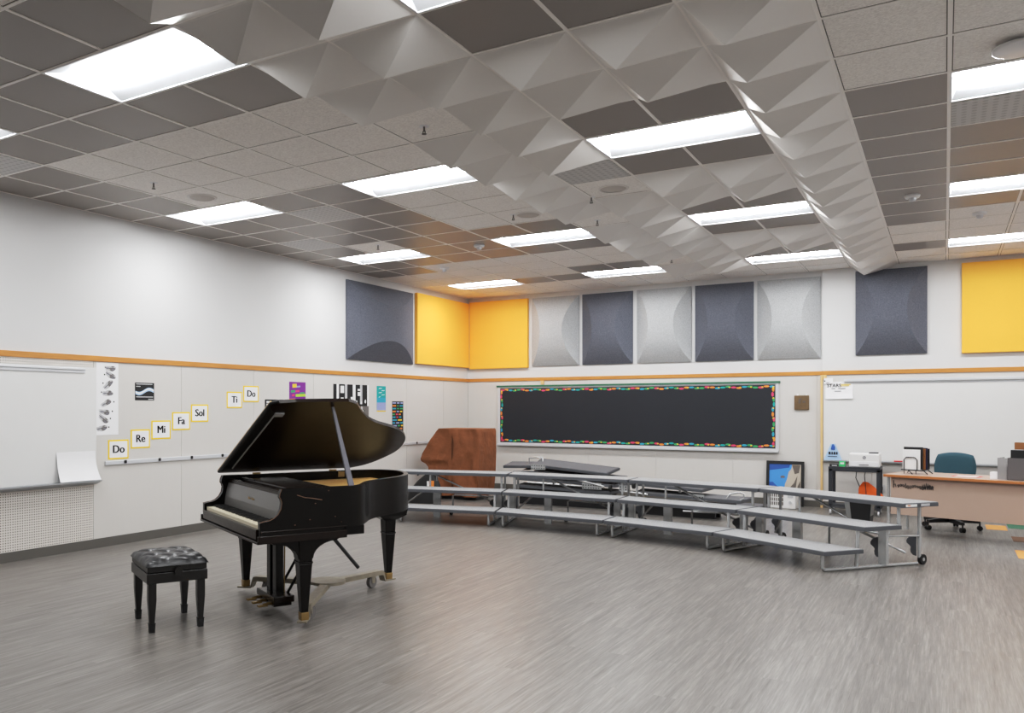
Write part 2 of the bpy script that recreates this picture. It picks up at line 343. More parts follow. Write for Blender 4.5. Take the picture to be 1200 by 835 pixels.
# offset pyramid panels
def make_pyramid():
    b = MB(); s = T - .014; f = .012; d = .15
    ax, ay = .29 * s, .5 * s
    o = [(0, 0), (s, 0), (s, s), (0, s)]; q = [(f, f), (s - f, f), (s - f, s - f), (f, s - f)]
    b.add([(x, y, -.005) for x, y in o] + [(x, y, -.008) for x, y in q], [(k, (k + 1) % 4, 4 + (k + 1) % 4, 4 + k) for k in range(4)])
    # each face bows in a little between rim and apex
    for k in range(4):
        p, r = q[k], q[(k + 1) % 4]; n = 6; vs = []; fs = []
        for u in range(n + 1):
            t = u / n; z = -.008 - d * t
            for wv in range(n + 1):
                e = wv / n; bx = p[0] + (r[0] - p[0]) * e; by = p[1] + (r[1] - p[1]) * e
                vs.append((bx + (ax - bx) * t, by + (ay - by) * t, z))
        for u in range(n):
            for wv in range(n):
                a = u * (n + 1) + wv; fs.append((a, a + 1, a + n + 2, a + n + 1) if u < n - 1 else (a, a + 1, a + n + 1))
        b.add(vs, fs, 0, True)
    b.add([(x, y, -.005) for x, y in o] + [(x, y, 0) for x, y in o], [(k, (k + 1) % 4, 4 + (k + 1) % 4, 4 + k) for k in range(4)])
    return b.build('pyramid_ceiling_panel', 'pyr', recalc=False)
P0 = make_pyramid(); used = False
for col, i in enumerate((-6, -5, -4, -3, -2)):
    for k, j in enumerate(sorted(PYR[i], reverse=True)):
        o = clone(P0) if used else P0; used = True
        o.location = (i * T + .007, j * T + .007, CZ)
        tag(o, 'white pyramid ceiling panel, %s column from the solfege card wall, %s from blackboard wall' % (ordinal(col), ordinal(k)), 'ceiling panel', 'offset pyramid panels in the ceiling')
# perforated vents
def make_vent():
    t = thing('ceiling_vent', '', 'vent'); s = T - .03
    MB().box(-s / 2, s / 2, -s / 2, s / 2, -.006, .01).build('plate', 'vent', t)
    return t
V0 = make_vent(); used = False
for (i, j), lab in zip(VENT, ['pale perforated ceiling vent among dark tiles beside the solfege card wall, nearest camera', 'pale perforated ceiling vent between two lights over the solfege cards', 'pale perforated ceiling vent near the wall above the city street poster', 'perforated ceiling vent next to a pyramid panel and a speaker tile', 'perforated ceiling vent directly behind the light nearest the big round sensor']):
    o = clone(V0) if used else V0; used = True
    o.location = ((i + .5) * T, (j + .5) * T, CZ); tag(o, lab, 'vent', 'perforated return vents in the ceiling')
# round speakers
def make_speaker():
    t = thing('ceiling_speaker', '', 'speaker')
    MB().lathe([(.0, -.008), (.118, -.008), (.125, -.004), (.125, .004)], n=28).build('grille', 'speaker', t, recalc=False)
    MB().lathe([(.125, -.009), (.142, -.009), (.148, 0)], n=28).build('ring', 'pyr', t, recalc=False)
    return t
S0 = make_speaker(); used = False
for x, y, lab in ((-10.45 * T, .47 * T, 'round flush ceiling speaker over the solfege cards, beside a sprinkler'), (-6.4 * T, 4.45 * T, 'round flush ceiling speaker in a speckled tile beside the second light column'), (-4.5 * T, 3.55 * T, 'round flush ceiling speaker in a plain tile between pyramid panels')):
    o = clone(S0) if used else S0; used = True
    o.location = (x, y, CZ); tag(o, lab, 'speaker', 'round ceiling speakers')
# sprinklers
def make_sprinkler():
    t = thing('ceiling_sprinkler', '', 'sprinkler')
    MB().lathe([(0, -.003), (.036, -.003), (.04, 0)], n=16).build('escutcheon', 'white', t, recalc=False)
    MB().cyl((0, 0, 0), (0, 0, -.04), .007, n=8).cyl((.010, 0, -.035), (.010, 0, -.055), .003, n=6).cyl((-.010, 0, -.035), (-.010, 0, -.055), .003, n=6).build('body', 'midgrey', t)
    MB().lathe([(0, -.058), (.018, -.06), (.018, -.056), (0, -.055)], n=12).build('deflector', 'midgrey', t, recalc=False)
    return t
K0 = make_sprinkler(); used = False
SPR = [(180, 214, 'sprinkler in a speckled tile nearest the solfege card wall'), (497, 148, 'sprinkler in a speckled tile surrounded by pyramid panels, nearest the camera'), (700, 258, 'sprinkler in a speckled tile at the end of a ceiling light, among pyramids'), (787, 303, 'sprinkler in the speckled tile nearest the blackboard wall, among pyramids'), (601.5, 251.5, 'sprinkler beside a round speaker over the second light column'), (693, 231, 'sprinkler on the grid corner between speaker tile and pyramid panels'), (443, 287, 'sprinkler in a lone speckled tile above the city street poster')]
CAMX, CAMY = -.0244, -5.5877; CY, SY = math.cos(-.5601), math.sin(-.5601)
def on_ceiling(px, py):   # where a sight line of the survey meets the ceiling
    a, b = (px - 499) / 970.2, (478.5 - py) / 970.2; t = 2.13 / b
    return CAMX + (CY * a + SY) * t, CAMY + (-SY * a + CY) * t
for px, py, lab in SPR:
    o = clone(K0) if used else K0; used = True
    x, y = on_ceiling(px, py); o.location = (x, y, CZ); tag(o, 'small ' + lab, 'sprinkler', 'ceiling sprinklers')
# smoke detectors
def make_detector():
    t = thing('smoke_detector', '', 'smoke detector')
    MB().lathe([(.07, 0), (.072, -.012), (.062, -.03), (0, -.032)], n=24).build('base', 'white', t, recalc=False)
    MB().lathe([(.034, -.03), (.034, -.046), (.026, -.06), (0, -.064)], n=16).build('sensor_dome', 'alulight', t, recalc=False)
    return t
D0 = make_detector(); used = False
for px, py, lab in ((561.5, 287, 'white smoke detector on a dark tile between two light columns'), (521, 313.5, 'white smoke detector on the ceiling over the yellow corner panels'), (1069, 228.5, 'white smoke detector on the dark tiles beside the long pyramid column'), (1148, 249, 'white dome detector on speckled tile in front of the yellow wall panel')):
    o = clone(D0) if used else D0; used = True
    x, y = on_ceiling(px, py); o.location = (x, y, CZ); tag(o, lab, 'smoke detector', 'ceiling detectors')
t = thing('occupancy_sensor', 'large round white disc sensor hanging just below a speckled ceiling tile', 'sensor', (.56 * T, .52 * T, CZ))
MB().lathe([(0, -.05), (.12, -.05), (.135, -.044), (.135, -.03), (.12, -.026), (0, -.026)], n=32).build('disc', 'white', t, recalc=False)
MB().cyl((0, 0, .006), (0, 0, -.03), .07, n=20).build('stem', 'alu', t)

# ------------------------------------------------------------------ acoustic wall panels
def pillow(w, h, D, base, sw):
    """convex diffuser: cylinder across the height, cut by two sloping end faces. sw turns it on its side"""
    b = MB(); W, H = (h, w) if sw else (w, h); n = 28; k = D / (.27 * W)
    rows = []
    for i in range(n + 1):
        z = H * i / n; p = D * (1 - (2 * i / n - 1) ** 2); xi = p / k; rows.append((z, p, xi))
    def V(x, z, d): return (z, -base - d, x) if sw else (x, -base - d, z)
    for side in range(3):
        vs = []; m = 10
        for z, p, xi in rows:
            a, c = ((0, xi), (xi, W - xi), (W - xi, W))[side]
            for q in range(m + 1):
                x = a + (c - a) * q / m
                d = p if side == 1 else k * x if side == 0 else k * (W - x)
                vs.append(V(x, z, min(d, p)))
        fs = [(i * (m + 1) + q, i * (m + 1) + q + 1, (i + 1) * (m + 1) + q + 1, (i + 1) * (m + 1) + q) for i in range(n) for q in range(m)]
        if sw: fs = [f[::-1] for f in fs]
        b.add(vs, fs, 0, True)
    return b
def wall_panel(name, label, loc, rz, w, h, m, kind, cat='acoustic panel', group=None):
    t = thing(name, label, cat, loc, rz, group)
    if kind == 'flat':
        MB().box(0, w, -.06, 0, 0, h).build('fabric_face', m, t, bevel=.004)
    else:
        MB().box(0, w, -.025, 0, 0, h).build('frame', m, t, bevel=.003)
        pillow(w, h, .2, .025, kind == 'side').build('fabric_face', m, t, recalc=False)
    return t
wall_panel('diffuser_panel', 'slate grey bulging acoustic panel beside the yellow panel on the solfege card wall', (XL, 4.604, 2.285), LW, 1.885, 1.235, 'darkfab', 'side')
wall_panel('acoustic_panel', 'flat yellow acoustic panel next to the slate bulging panel, on the solfege card wall', (XL, 6.575, 2.305), LW, 1.85, 1.237, 'yellow', 'flat', group='flat yellow panels')
wall_panel('acoustic_panel', 'flat yellow acoustic panel beside the row of curved grey panels, in the corner', (-7.812, YB, 2.28), 0, 1.23, 1.285, 'yellow', 'flat', group='flat yellow panels')
wall_panel('acoustic_panel', 'flat yellow acoustic panel high above the teacher desk', (.178, YB - .05, 2.305), 0, 1.25, 1.275, 'yellow', 'flat', group='flat yellow panels')
for (x, m, lab) in ((-6.51, 'greyfab', 'pale grey curved acoustic panel next to the yellow corner panel'), (-5.524, 'darkfab', 'dark slate curved acoustic panel, between the first and second pale ones'), (-4.528, 'greyfab', 'pale grey curved acoustic panel between two dark slate curved panels'), (-3.545, 'darkfab', 'dark slate curved acoustic panel directly over the blackboard, beside the last pale one'), (-2.567, 'greyfab', 'pale grey curved acoustic panel at the end of the row, over the plaque')):
    wall_panel('diffuser_panel', lab, (x, YB, 2.303), 0, .92, 1.255, m, 'up', group='curved panels over the blackboard')
wall_panel('diffuser_panel', 'dark slate curved acoustic panel standing alone above the whiteboard with printer', (-1.166, YB - .05, 2.32), 0, .925, 1.262, 'darkfab', 'up')

# ------------------------------------------------------------------ things on the Do Re Mi wall
fx = XL + .007
# whiteboard with pegboard around
struct(MB().box(-2.6, .113, -.006, 0, .1, .69).box(-2.6, .113, -.006, 0, 1.9, 2.034).build('wall_left_pegboard', 'peg')).matrix_world = Matrix.Translation((fx, 0, 0)) @ Matrix.Rotation(LW, 4, 'Z')
t = thing('whiteboard', 'large whiteboard with tray on the pegboard end of the solfege card wall', 'whiteboard', (fx, 0, 0), LW)
MB().box(-2.6, .143, -.02, -.006, .70, 1.965).build('writing_surface', 'board', t)
MB().box(-2.6, .0, -.04, -.006, 1.93, 1.952).box(-2.6, .0, -.03, -.006, 1.90, 1.93).build('map_rail', 'alulight', t, bevel=.003)
tr = MB(); tr.prism([(-2.6, -.02, .70), (-2.6, -.11, .735), (-2.6, -.11, .748), (-2.6, -.02, .748)], (2.75, 0, 0)); tr.build('tray', 'alu', t)
t = thing('paper_sheet', 'curled white paper sheet standing in the whiteboard tray near the pegboard', 'paper', (fx, 0, 0), LW)
b = MB(); n = 14; vs = []
for k in range(n + 1):
    u = k / n; z = .752 + .31 * u; y = -.03 - .065 * (1 - u) ** 2.2
    vs += [(-.337, y, z), (.122 + .03 * (1 - u) ** 2, y, z)]
b.add(vs, [(2 * k, 2 * k + 1, 2 * k + 3, 2 * k + 2) for k in range(n)], 0, True); b.build('sheet', 'paper', t, recalc=False)

def card(y0, y1, z0, z1, word, lab):
    t = thing('solfege_card', lab, 'card', (fx, (y0 + y1) / 2, z0), LW, 'solfege cards climbing the wall')
    w, h = y1 - y0, z1 - z0
    MB().box(-w / 2, w / 2, -.004, 0, 0, h).build('border', 'yellowcard', t)
    MB().box(-w / 2 + .018, w / 2 - .018, -.0055, -.004, .017, h - .017).build('paper', 'paper', t)
    lt = MB()
    for dx in (-.0045, -.0022, 0, .0022, .0045): txt(lt, word, .125, (dx, -.0065 - .0001 * (dx > 0), h / 2))
    lt.build('lettering', 'ink', t)
card(.306, .577, .955, 1.172, 'Do', 'yellow bordered card reading Do, lowest card just above the clip rail')
card(.606, .875, 1.064, 1.281, 'Re', 'yellow bordered card reading Re')
card(.895, 1.18, 1.160, 1.380, 'Mi', 'yellow bordered card reading Mi')
card(1.201, 1.479, 1.260, 1.478, 'Fa', 'yellow bordered card reading Fa')
card(1.495, 1.776, 1.355, 1.572, 'Sol', 'yellow bordered card reading Sol')
card(2.091, 2.366, 1.527, 1.740, 'Ti', 'yellow bordered card reading Ti')
card(2.39, 2.678, 1.607, 1.823, 'Do', 'yellow bordered card reading Do, topmost card of the climbing row')
# clip rail
t = thing('clip_rail', 'long slim white clip rail with black clips along the solfege card wall', 'rail', (fx, 0, 0), LW)
MB().box(.262, 7.6, -.02, 0, .895, .94).build('track', 'alulight', t, bevel=.004)
for y in (.52, 1.0, 1.49, 2.0, 2.5, 3.1, 4.2, 5.4, 6.6, 7.2):
    MB().box(y - .016, y + .016, -.03, -.02, .905, .94).build('clip', 'black', t, bevel=.003)
# hand sign strip
t = thing('hand_sign_chart', 'tall white strip showing eight shaded hand signs, beside the whiteboard', 'poster', (fx, 0, 0), LW)
MB().box(.155, .44, -.003, 0, 1.228, 2.028).build('paper', 'paper', t)
rr = random.Random(3)
hand = MB(); dots = MB()
sig = [(.345, 1.965, 0), (.345, 1.885, -.4), (.315, 1.79, .7), (.31, 1.69, .1), (.29, 1.585, .5), (.27, 1.48, -.1), (.255, 1.40, -.6), (.235, 1.305, .2)]
dotx = [.27, .26, .24, .22, .38, .36, .335, .315]
for k, (y, z, a) in enumerate(sig):
    ca, sa = math.cos(a), math.sin(a)
    def blob(cx, cz, rx, rz, m, dy=-.0036, nn=14):
        vs = []
        for q in range(nn):
            th = 2 * PI * q / nn; r = 1 + .12 * math.sin(3 * th + k); px, pz = cx + rx * r * math.cos(th), cz + rz * r * math.sin(th)
            vs.append((y + ca * px - sa * pz, dy, z + sa * px + ca * pz))
        hand.add(vs, [tuple(range(nn))], m)
    blob(0, 0, .062, .031, 1); blob(.015, -.008, .042, .02, 2, -.0042); blob(.025, -.012, .022, .009, 0, -.0044)
    for q in range(3): blob(-.055 + .006 * q, .018 - .016 * q, .032, .0075, 0 if q % 2 else 1, -.0046)
    blob(.02, .02, .02, .007, 2, -.005)
    dz = z + .01
    dots.add([(dotx[k] + .009 * math.cos(2 * PI * q / 10), -.0038, dz + .009 * math.sin(2 * PI * q / 10)) for q in range(10)], [tuple(range(10))])
hand.build('hand_drawing', ['inkgrey', 'palegrey', 'midgrey'], t, recalc=False); dots.build('dot', 'ink', t, recalc=False)
# wave poster
t = thing('poster', 'small black poster with a pale blue wave stripe, above the Do card', 'poster', (fx, 0, 0), LW, 'posters on the solfege card wall')
MB().box(.665, .936, -.003, 0, 1.615, 1.818).build('paper', 'black2', t)
def wave(m, y0, y1, f, th, mi, d):
    n = 20
    vs = []
    for k in range(n + 1):
        u = k / n; z = f(u); vs += [(y0 + (y1 - y0) * u, d, z - th), (y0 + (y1 - y0) * u, d, z + th)]
    m.add(vs, [(2 * k, 2 * k + 2, 2 * k + 3, 2 * k + 1) for k in range(n)], mi)
wv = MB(); fn = lambda u: 1.712 - .022 * math.sin(2 * PI * (u * .95 + .05)) + .012 * u
wave(wv, .67, .93, fn, .02, 0, -.0036); wave(wv, .67, .93, lambda u: fn(u) + .004, .009, 1, -.0042)
wv.build('wave', ['paleblue', 'white2'], t, recalc=False)
ln = MB()
for a, b2, z in ((.68, .91, 1.802), (.68, .74, 1.775), (.68, .92, 1.655), (.85, .92, 1.628)): ln.quad((a, -.0036, z - .005), (b2, -.0036, z - .005), (b2, -.0036, z + .005), (a, -.0036, z + .005))
ln.build('lettering', 'palegrey', t)
# keyboard-like dark poster half hidden by the lid
t = thing('poster', 'small dark poster with white bars, partly hidden behind the raised piano lid', 'poster', (fx, 0, 0), LW, 'posters on the solfege card wall')
MB().box(2.80, 3.17, -.003, 0, 1.36, 1.645).build('paper', 'black2', t)
ln = MB()
for k in range(7): ln.quad((2.83, -.0036, 1.60 - .035 * k), (2.90 + .01 * (k % 2), -.0036, 1.60 - .035 * k), (2.90 + .01 * (k % 2), -.0036, 1.622 - .035 * k), (2.83, -.0036, 1.622 - .035 * k))
ln.quad((2.98, -.0036, 1.52), (3.05, -.0036, 1.52), (3.05, -.0036, 1.61), (2.98, -.0036, 1.61), 1)
ln.build('print', ['white2', 'midgrey'], t)
# purple poster
t = thing('poster', 'purple poster with bright coloured word strips, above the piano lid', 'poster', (fx, 0, 0), LW, 'posters on the solfege card wall')
MB().box(3.296, 3.646, -.003, 0, 1.44, 1.9).build('paper', 'purple', t)
ln = MB()
for a, b2, z, h, m in ((3.36, 3.45, 1.845, .03, 0), (3.45, 3.53, 1.835, .014, 3), (3.33, 3.42, 1.765, .018, 1), (3.43, 3.51, 1.77, .016, 2), (3.52, 3.62, 1.745, .012, 1), (3.43, 3.645, 1.71, .022, 4), (3.35, 3.41, 1.71, .016, 2), (3.30, 3.42, 1.645, .018, 5), (3.42, 3.58, 1.63, .02, 2), (3.43, 3.50, 1.60, .014, 0), (3.34, 3.6, 1.54, .02, 4), (3.34, 3.5, 1.49, .02, 1)):
    ln.quad((a, -.0036, z - h), (b2, -.0036, z - h + .006), (b2, -.0036, z + h), (a, -.0036, z + h - .006), m)
ln.build('lettering', ['yellow2', 'green', 'pink', 'lilac', 'lime', 'orange2'], t)
# street photograph
t = thing('poster', 'black and white city street photo poster, largest poster behind the piano lid', 'poster', (fx, 0, 0), LW, 'posters on the solfege card wall')
MB().box(4.288, 5.196, -.003, 0, 1.376, 1.895).build('paper', 'midgrey', t)
ln = MB(); rr = random.Random(11)
def R(a, b2, z0, z1, m, d=-.0036): ln.quad((a, d, z0), (b2, d, z0), (b2, d, z1), (a, d, z1), m)
x = 4.288
for k, (wd, m) in enumerate(((.08, 0), (.055, 1), (.15, 0), (.06, 2), (.14, 0), (.07, 1), (.12, 0), (.06, 2), (.13, 0), (.043, 1))):
    R(x, min(x + wd, 5.196), 1.56, 1.895, m); x += wd
for a, z0, w2, h2 in ((4.46, 1.76, .09, .11), (4.47, 1.63, .07, .06), (4.90, 1.72, .08, .06), (4.90, 1.80, .07, .03), (4.72, 1.65, .05, .05)): R(a, a + w2, z0, z0 + h2, 1, -.0042)
for a, z0, w2, h2 in ((4.32, 1.58, .16, .05), (4.88, 1.56, .26, .03), (4.88, 1.47, .2, .03)): R(a, a + w2, z0, z0 + h2, 0, -.0042)
for k in range(26):
    a = rr.uniform(4.30, 5.12); z = rr.uniform(1.385, 1.64); s = rr.uniform(.012, .035); m = rr.choice((0, 1, 1, 2))
    vs = [(a + s * math.cos(2 * PI * q / 7) * rr.uniform(.6, 1.3), -.0046 - .0001 * k, z + s * 1.5 * math.sin(2 * PI * q / 7) * rr.uniform(.6, 1.3)) for q in range(7)]
    ln.add(vs, [tuple(range(7))], m)
ln.build('print', ['black2', 'white2', 'palegrey'], t, recalc=False)
# teal poster
t = thing('poster', 'narrow teal to lilac poster with pale script, between street photo and black poster', 'poster', (fx, 0, 0), LW, 'posters on the solfege card wall')
b = MB(); b.box(5.42, 5.675, -.003, 0, 1.471, 1.889)
b.build('paper', 'teal2', t)
ln = MB(); R(5.42, 5.675, 1.49, 1.62, 0); R(5.42, 5.675, 1.62, 1.70, 1); R(5.42, 5.675, 1.471, 1.49, 3)
for k in range(9):
    a = 5.47 + .04 * (k % 4); z = 1.84 - .035 * (k // 2); ln.add([(a, -.0042, z), (a + .05, -.0042, z + .012), (a + .055, -.0042, z + .02), (a + .01, -.0042, z + .012)], [(0, 1, 2, 3)], 2)
ln.build('lettering', ['lilac', 'cyan', 'white2', 'yellow2'], t, recalc=False)
# black colourful poster
t = thing('poster', 'tall narrow black poster covered in multicoloured words, nearest the corner', 'poster', (fx, 0, 0), LW, 'posters on the solfege card wall')
MB().box(5.863, 6.198, -.003, 0, 1.1, 1.642).build('paper', 'black2', t)
ln = MB(); rr = random.Random(5)
for k in range(11):
    z = 1.615 - .048 * k; a = 5.875
    while a < 6.13:
        w2 = rr.uniform(.05, .13); R(a, min(a + w2, 6.19), z - .011, z + .011, rr.randrange(6)); a += w2 + .03
ln.build('lettering', ['pink', 'cyan', 'yellow2', 'green', 'orange2', 'lilac'], t)

# ------------------------------------------------------------------ things on the blackboard wall
by = YB - .007
t = thing('blackboard', 'wide navy blackboard with a border of bright paper shapes, on the back wall', 'blackboard', (0, by, 0), 0)
x0, x1, z0, z1 = -7.218, -2.248, .835, 1.925
MB().box(x0 + .04, x1 - .04, -.012, 0, z0 + .04, z1 - .03).build('writing_surface', 'blackboard', t)
f = MB(); f.box(x0, x0 + .05, -.022, 0, z0, z1); f.box(x1 - .05, x1, -.022, 0, z0, z1); f.box(x0 + .05, x1 - .05, -.022, 0, z0 + .02, z0 + .05)
f.box(x0 + .05, x1 - .05, -.022, 0, z1 - .02, z1); f.build('frame', 'alulight', t, bevel=.003)
MB().box(x0, x1, -.07, 0, z0 - .01, z0 + .02).build('tray', 'alulight', t, bevel=.003)
MB().box(x0 - .02, x1 + .02, -.035, 0, z1, z1 + .03).build('top_rail', 'tilegreen', t)
bd = MB(); cols = ['pink', 'orange2', 'cyan', 'green', 'teal2', 'yellow2', 'pink', 'green']
def oval(cx, cz, rx, rz, m, d): bd.add([(cx + rx * .78 * math.cos(2 * PI * q / 10), d, cz + .75 * rz * math.sin(2 * PI * q / 10)) for q in range(10)][::-1], [tuple(range(10))], m)
def run(n, fx_, horiz):
    for k in range(n):
        cx, cz = fx_(k / (n - 1)); m = (0, 1, 2, 3, 3)[k % 5]; m = 4 if (k % 10) == 8 else m
        j1 = .012 * math.sin(k * 1.7)
        if horiz: oval(cx, cz + j1, .055, .022, m, -.0135 - .0002 * (k % 3))
        else: oval(cx + j1, cz, .024, .05, m, -.0135 - .0002 * (k % 3))
        if k % 2: oval(cx + (.02 if horiz else 0), cz + (0 if horiz else .02), .02, .014, 5, -.0145)
run(58, lambda u: (x0 + .1 + (x1 - x0 - .2) * u, z1 - .06), True); run(58, lambda u: (x0 + .1 + (x1 - x0 - .2) * u, z0 + .088), True)
run(12, lambda u: (x0 + .082, z0 + .12 + (z1 - z0 - .22) * u), False); run(12, lambda u: (x1 - .082, z0 + .12 + (z1 - z0 - .22) * u), False)
bd.build('paper_border', cols, t, recalc=False)
# small tag hung over the board, plaque, paper notices
t = thing('wood_tag', 'tiny wooden hook block hung from the rail above the blackboard', 'hook', (-6.3, by, 1.965))
MB().box(-.03, .03, -.03, 0, 0, .07).build('block', 'paleoak', t)
t = thing('wall_plaque', 'square bronze brown clay plaque on the wall beside the blackboard', 'plaque', (-1.917, by, 1.5))
MB().box(-.105, .105, -.03, 0, 0, .225).build('tile', 'bronze', t, bevel=.006)
MB().box(-.045, -.015, -.034, -.028, .1, .16).box(-.03, 0, -.034, -.028, .15, .18).box(.015, .055, -.034, -.028, .11, .14).build('relief', 'rockdark', t, bevel=.004)
MB().cyl((-.06, -.01, .225), (-.06, -.01, .25), .012, n=8).cyl((.07, -.01, .225), (.07, -.01, .25), .012, n=8).build('hanger', 'white', t)
ry = YB - .057
t = thing('whiteboard', 'large whiteboard behind the teacher desk, with map rail and tray', 'whiteboard', (0, ry, 0), 0)
MB().box(-1.60, 3.2, -.014, 0, .74, 1.93).build('writing_surface', 'board', t)
MB().box(-1.32, 3.2, -.045, 0, 1.925, 1.965).box(-1.32, 3.2, -.02, 0, 1.895, 1.915).build('map_rail', 'alulight', t, bevel=.003)
tr = MB(); tr.prism([(-1.60, 0, .70), (-1.60, -.08, .72), (-1.60, -.08, .735), (-1.60, 0, .742)], (4.8, 0, 0)); tr.build('tray', 'alu', t)
t = thing('paper_notice', 'white notice reading STARS taped at the top corner of the desk whiteboard', 'paper', (0, ry - .014, 0))
b = MB(); vs = []
for k in range(7):
    u = k / 6; vs += [(-1.575, -.003 - .012 * (1 - u) ** 2, 1.665 + .265 * u), (-1.20, -.003 - .02 * (1 - u) ** 2, 1.67 + .26 * u)]
b.add(vs, [(2 * k, 2 * k + 1, 2 * k + 3, 2 * k + 2) for k in range(6)]); b.build('sheet', 'paper', t)
ln = txt(MB(), 'STARS', .07, (-1.455, -.009, 1.868), bold=.001)
for a, b2, z in ((-1.49, -1.44, 1.825), (-1.40, -1.30, 1.825), (-1.45, -1.36, 1.785)): ln.quad((a, -.012, z - .005), (b2, -.012, z - .005), (b2, -.012, z + .005), (a, -.012, z + .005), 1)
for a, b2, z in ((-1.36, -1.23, 1.885), (-1.36, -1.25, 1.865)): ln.quad((a, -.01, z - .005), (b2, -.01, z - .005), (b2, -.01, z + .005), (a, -.01, z + .005), 2)
ln.build('lettering', ['ink', 'inkgrey', 'yellow2'], t)
t = thing('paper_notice', 'small white slip taped over the corner of the STARS notice', 'paper', (0, ry - .03, 0))
MB().box(-1.595, -1.47, -.004, 0, 1.90, 1.985).build('sheet', 'paper', t)
MB().box(-1.59, -1.575, -.006, -.004, 1.93, 1.95).box(-1.56, -1.52, -.006, -.004, 1.91, 1.917).build('lettering', 'ink', t)
# pale blue A-shaped sign on the tray
t = thing('tabletop_sign', 'pale blue triangular sign with a dark figure standing in the whiteboard tray', 'sign', (-1.47, ry - .045, .738))
b = MB(); b.prism([(-.125, 0, 0), (.125, 0, 0), (.03, .02, .245), (-.03, .02, .245)], (0, .006, 0)); b.build('board', 'paleblue', t)
ln = MB(); ln.add([(-.03, .008, .16), (.028, .008, .15), (.03, .012, .2), (.012, .016, .24), (-.01, .016, .24)], [(0, 1, 2, 3, 4)], 0)
for a, b2 in ((-.06, -.03), (-.02, 0), (.01, .035), (.045, .065)): ln.quad((a, .003, .085), (b2, .003, .085), (b2, .007, .125), (a, .007, .125), 1)
ln.quad((-.07, .0, .05), (.06, .0, .05), (.06, .001, .06), (-.07, .001, .06), 1)
ln.build('print', ['deepblue', 'ink'], t, recalc=False)
for v in t.children[1].data.vertices: v.co.y -= .006
t = thing('whiteboard_marker', 'red and white marker lying in the tray beside the printer', 'marker', (-.66, ry - .05, .748))
MB().cyl((0, 0, 0), (.11, .01, 0), .009, n=10).build('barrel', 'red', t); MB().cyl((.11, .01, 0), (.15, .013, 0), .009, n=10).build('cap', 'white', t)
# framed picture leaning on the wall
t = thing('framed_picture', 'black framed photo of a cliff under blue sky, leaning on the wall', 'picture', (-2.15, 8.36, 0))
M = Matrix.Rotation(-.09, 4, 'X')
f = MB(); W, H = .275, .70
f.box(-W, W, 0, .02, 0, .05, 0, M); f.box(-W, W, 0, .02, H - .05, H, 0, M); f.box(-W, -W + .045, 0, .02, .05, H - .05, 0, M); f.box(W - .045, W, 0, .02, .05, H - .05, 0, M); f.build('frame', 'black', t)
MB().box(-W + .045, W - .045, .008, .014, .05, H - .05, 0, M).build('sky_print', 'skyblue', t)
ln = MB()
def MQ(pts, m, d=.006): ln.add([M @ Vector((p[0], d, p[1])) for p in pts], [tuple(range(len(pts)))], m)
MQ([(-.23, .55), (.06, .6), (.07, .648), (-.23, .648)], 0); MQ([(-.23, .05), (-.23, .36), (-.18, .37), (-.1, .29), (.02, .25), (.02, .05)], 3, .0055)
MQ([(-.02, .05), (.0, .34), (.03, .42), (.05, .53), (.09, .58), (.1, .648), (.23, .648), (.23, .05)], 1, .005)
for pts in ([(.1, .64), (.14, .5), (.2, .52), (.22, .64)], [(.08, .3), (.13, .36), (.18, .48), (.16, .3), (.13, .2)], [(.18, .3), (.22, .4), (.225, .2)], [(.05, .1), (.1, .24), (.14, .1)]): MQ(pts, 2, .0045)
MQ([(-.07, .46), (-.03, .475), (.0, .46), (-.01, .435), (-.06, .435)], 4, .0045)
ln.build('picture_print', ['deepblue', 'rock', 'rockdark', 'deepblue', 'midgrey'], t, recalc=False)
# white slotted box in front of it
t = thing('window_fan', 'white slotted plastic fan unit on the floor in front of the framed picture', 'fan', (-2.12, 8.05, 0), -.12)
MB().box(-.2, .2, -.1, .1, 0, .26).build('casing', 'printer', t, bevel=.015)
s = MB()
for k in range(7):
    for r in range(3): s.box(-.17 + .03 * k, -.152 + .03 * k, -.103, -.098, .05 + .062 * r, .10 + .062 * r)
s.build('louver', 'midgrey', t)
MB().box(.09, .17, -.104, -.098, .17, .22).build('control_panel', 'palegrey', t)
MB().cyl((.13, -.12, .1), (.13, -.099, .1), .022, n=12).build('knob', 'palegrey', t)
# outlet
t = thing('wall_outlet', 'grey electrical outlet with a plug on the wall behind the cart', 'outlet', (-.83, ry, .33))
MB().box(-.055, .055, -.008, 0, -.06, .06).build('plate', 'palegrey', t, bevel=.003); MB().box(-.02, .025, -.035, -.008, -.02, .035).build('plug', 'black', t, bevel=.004)

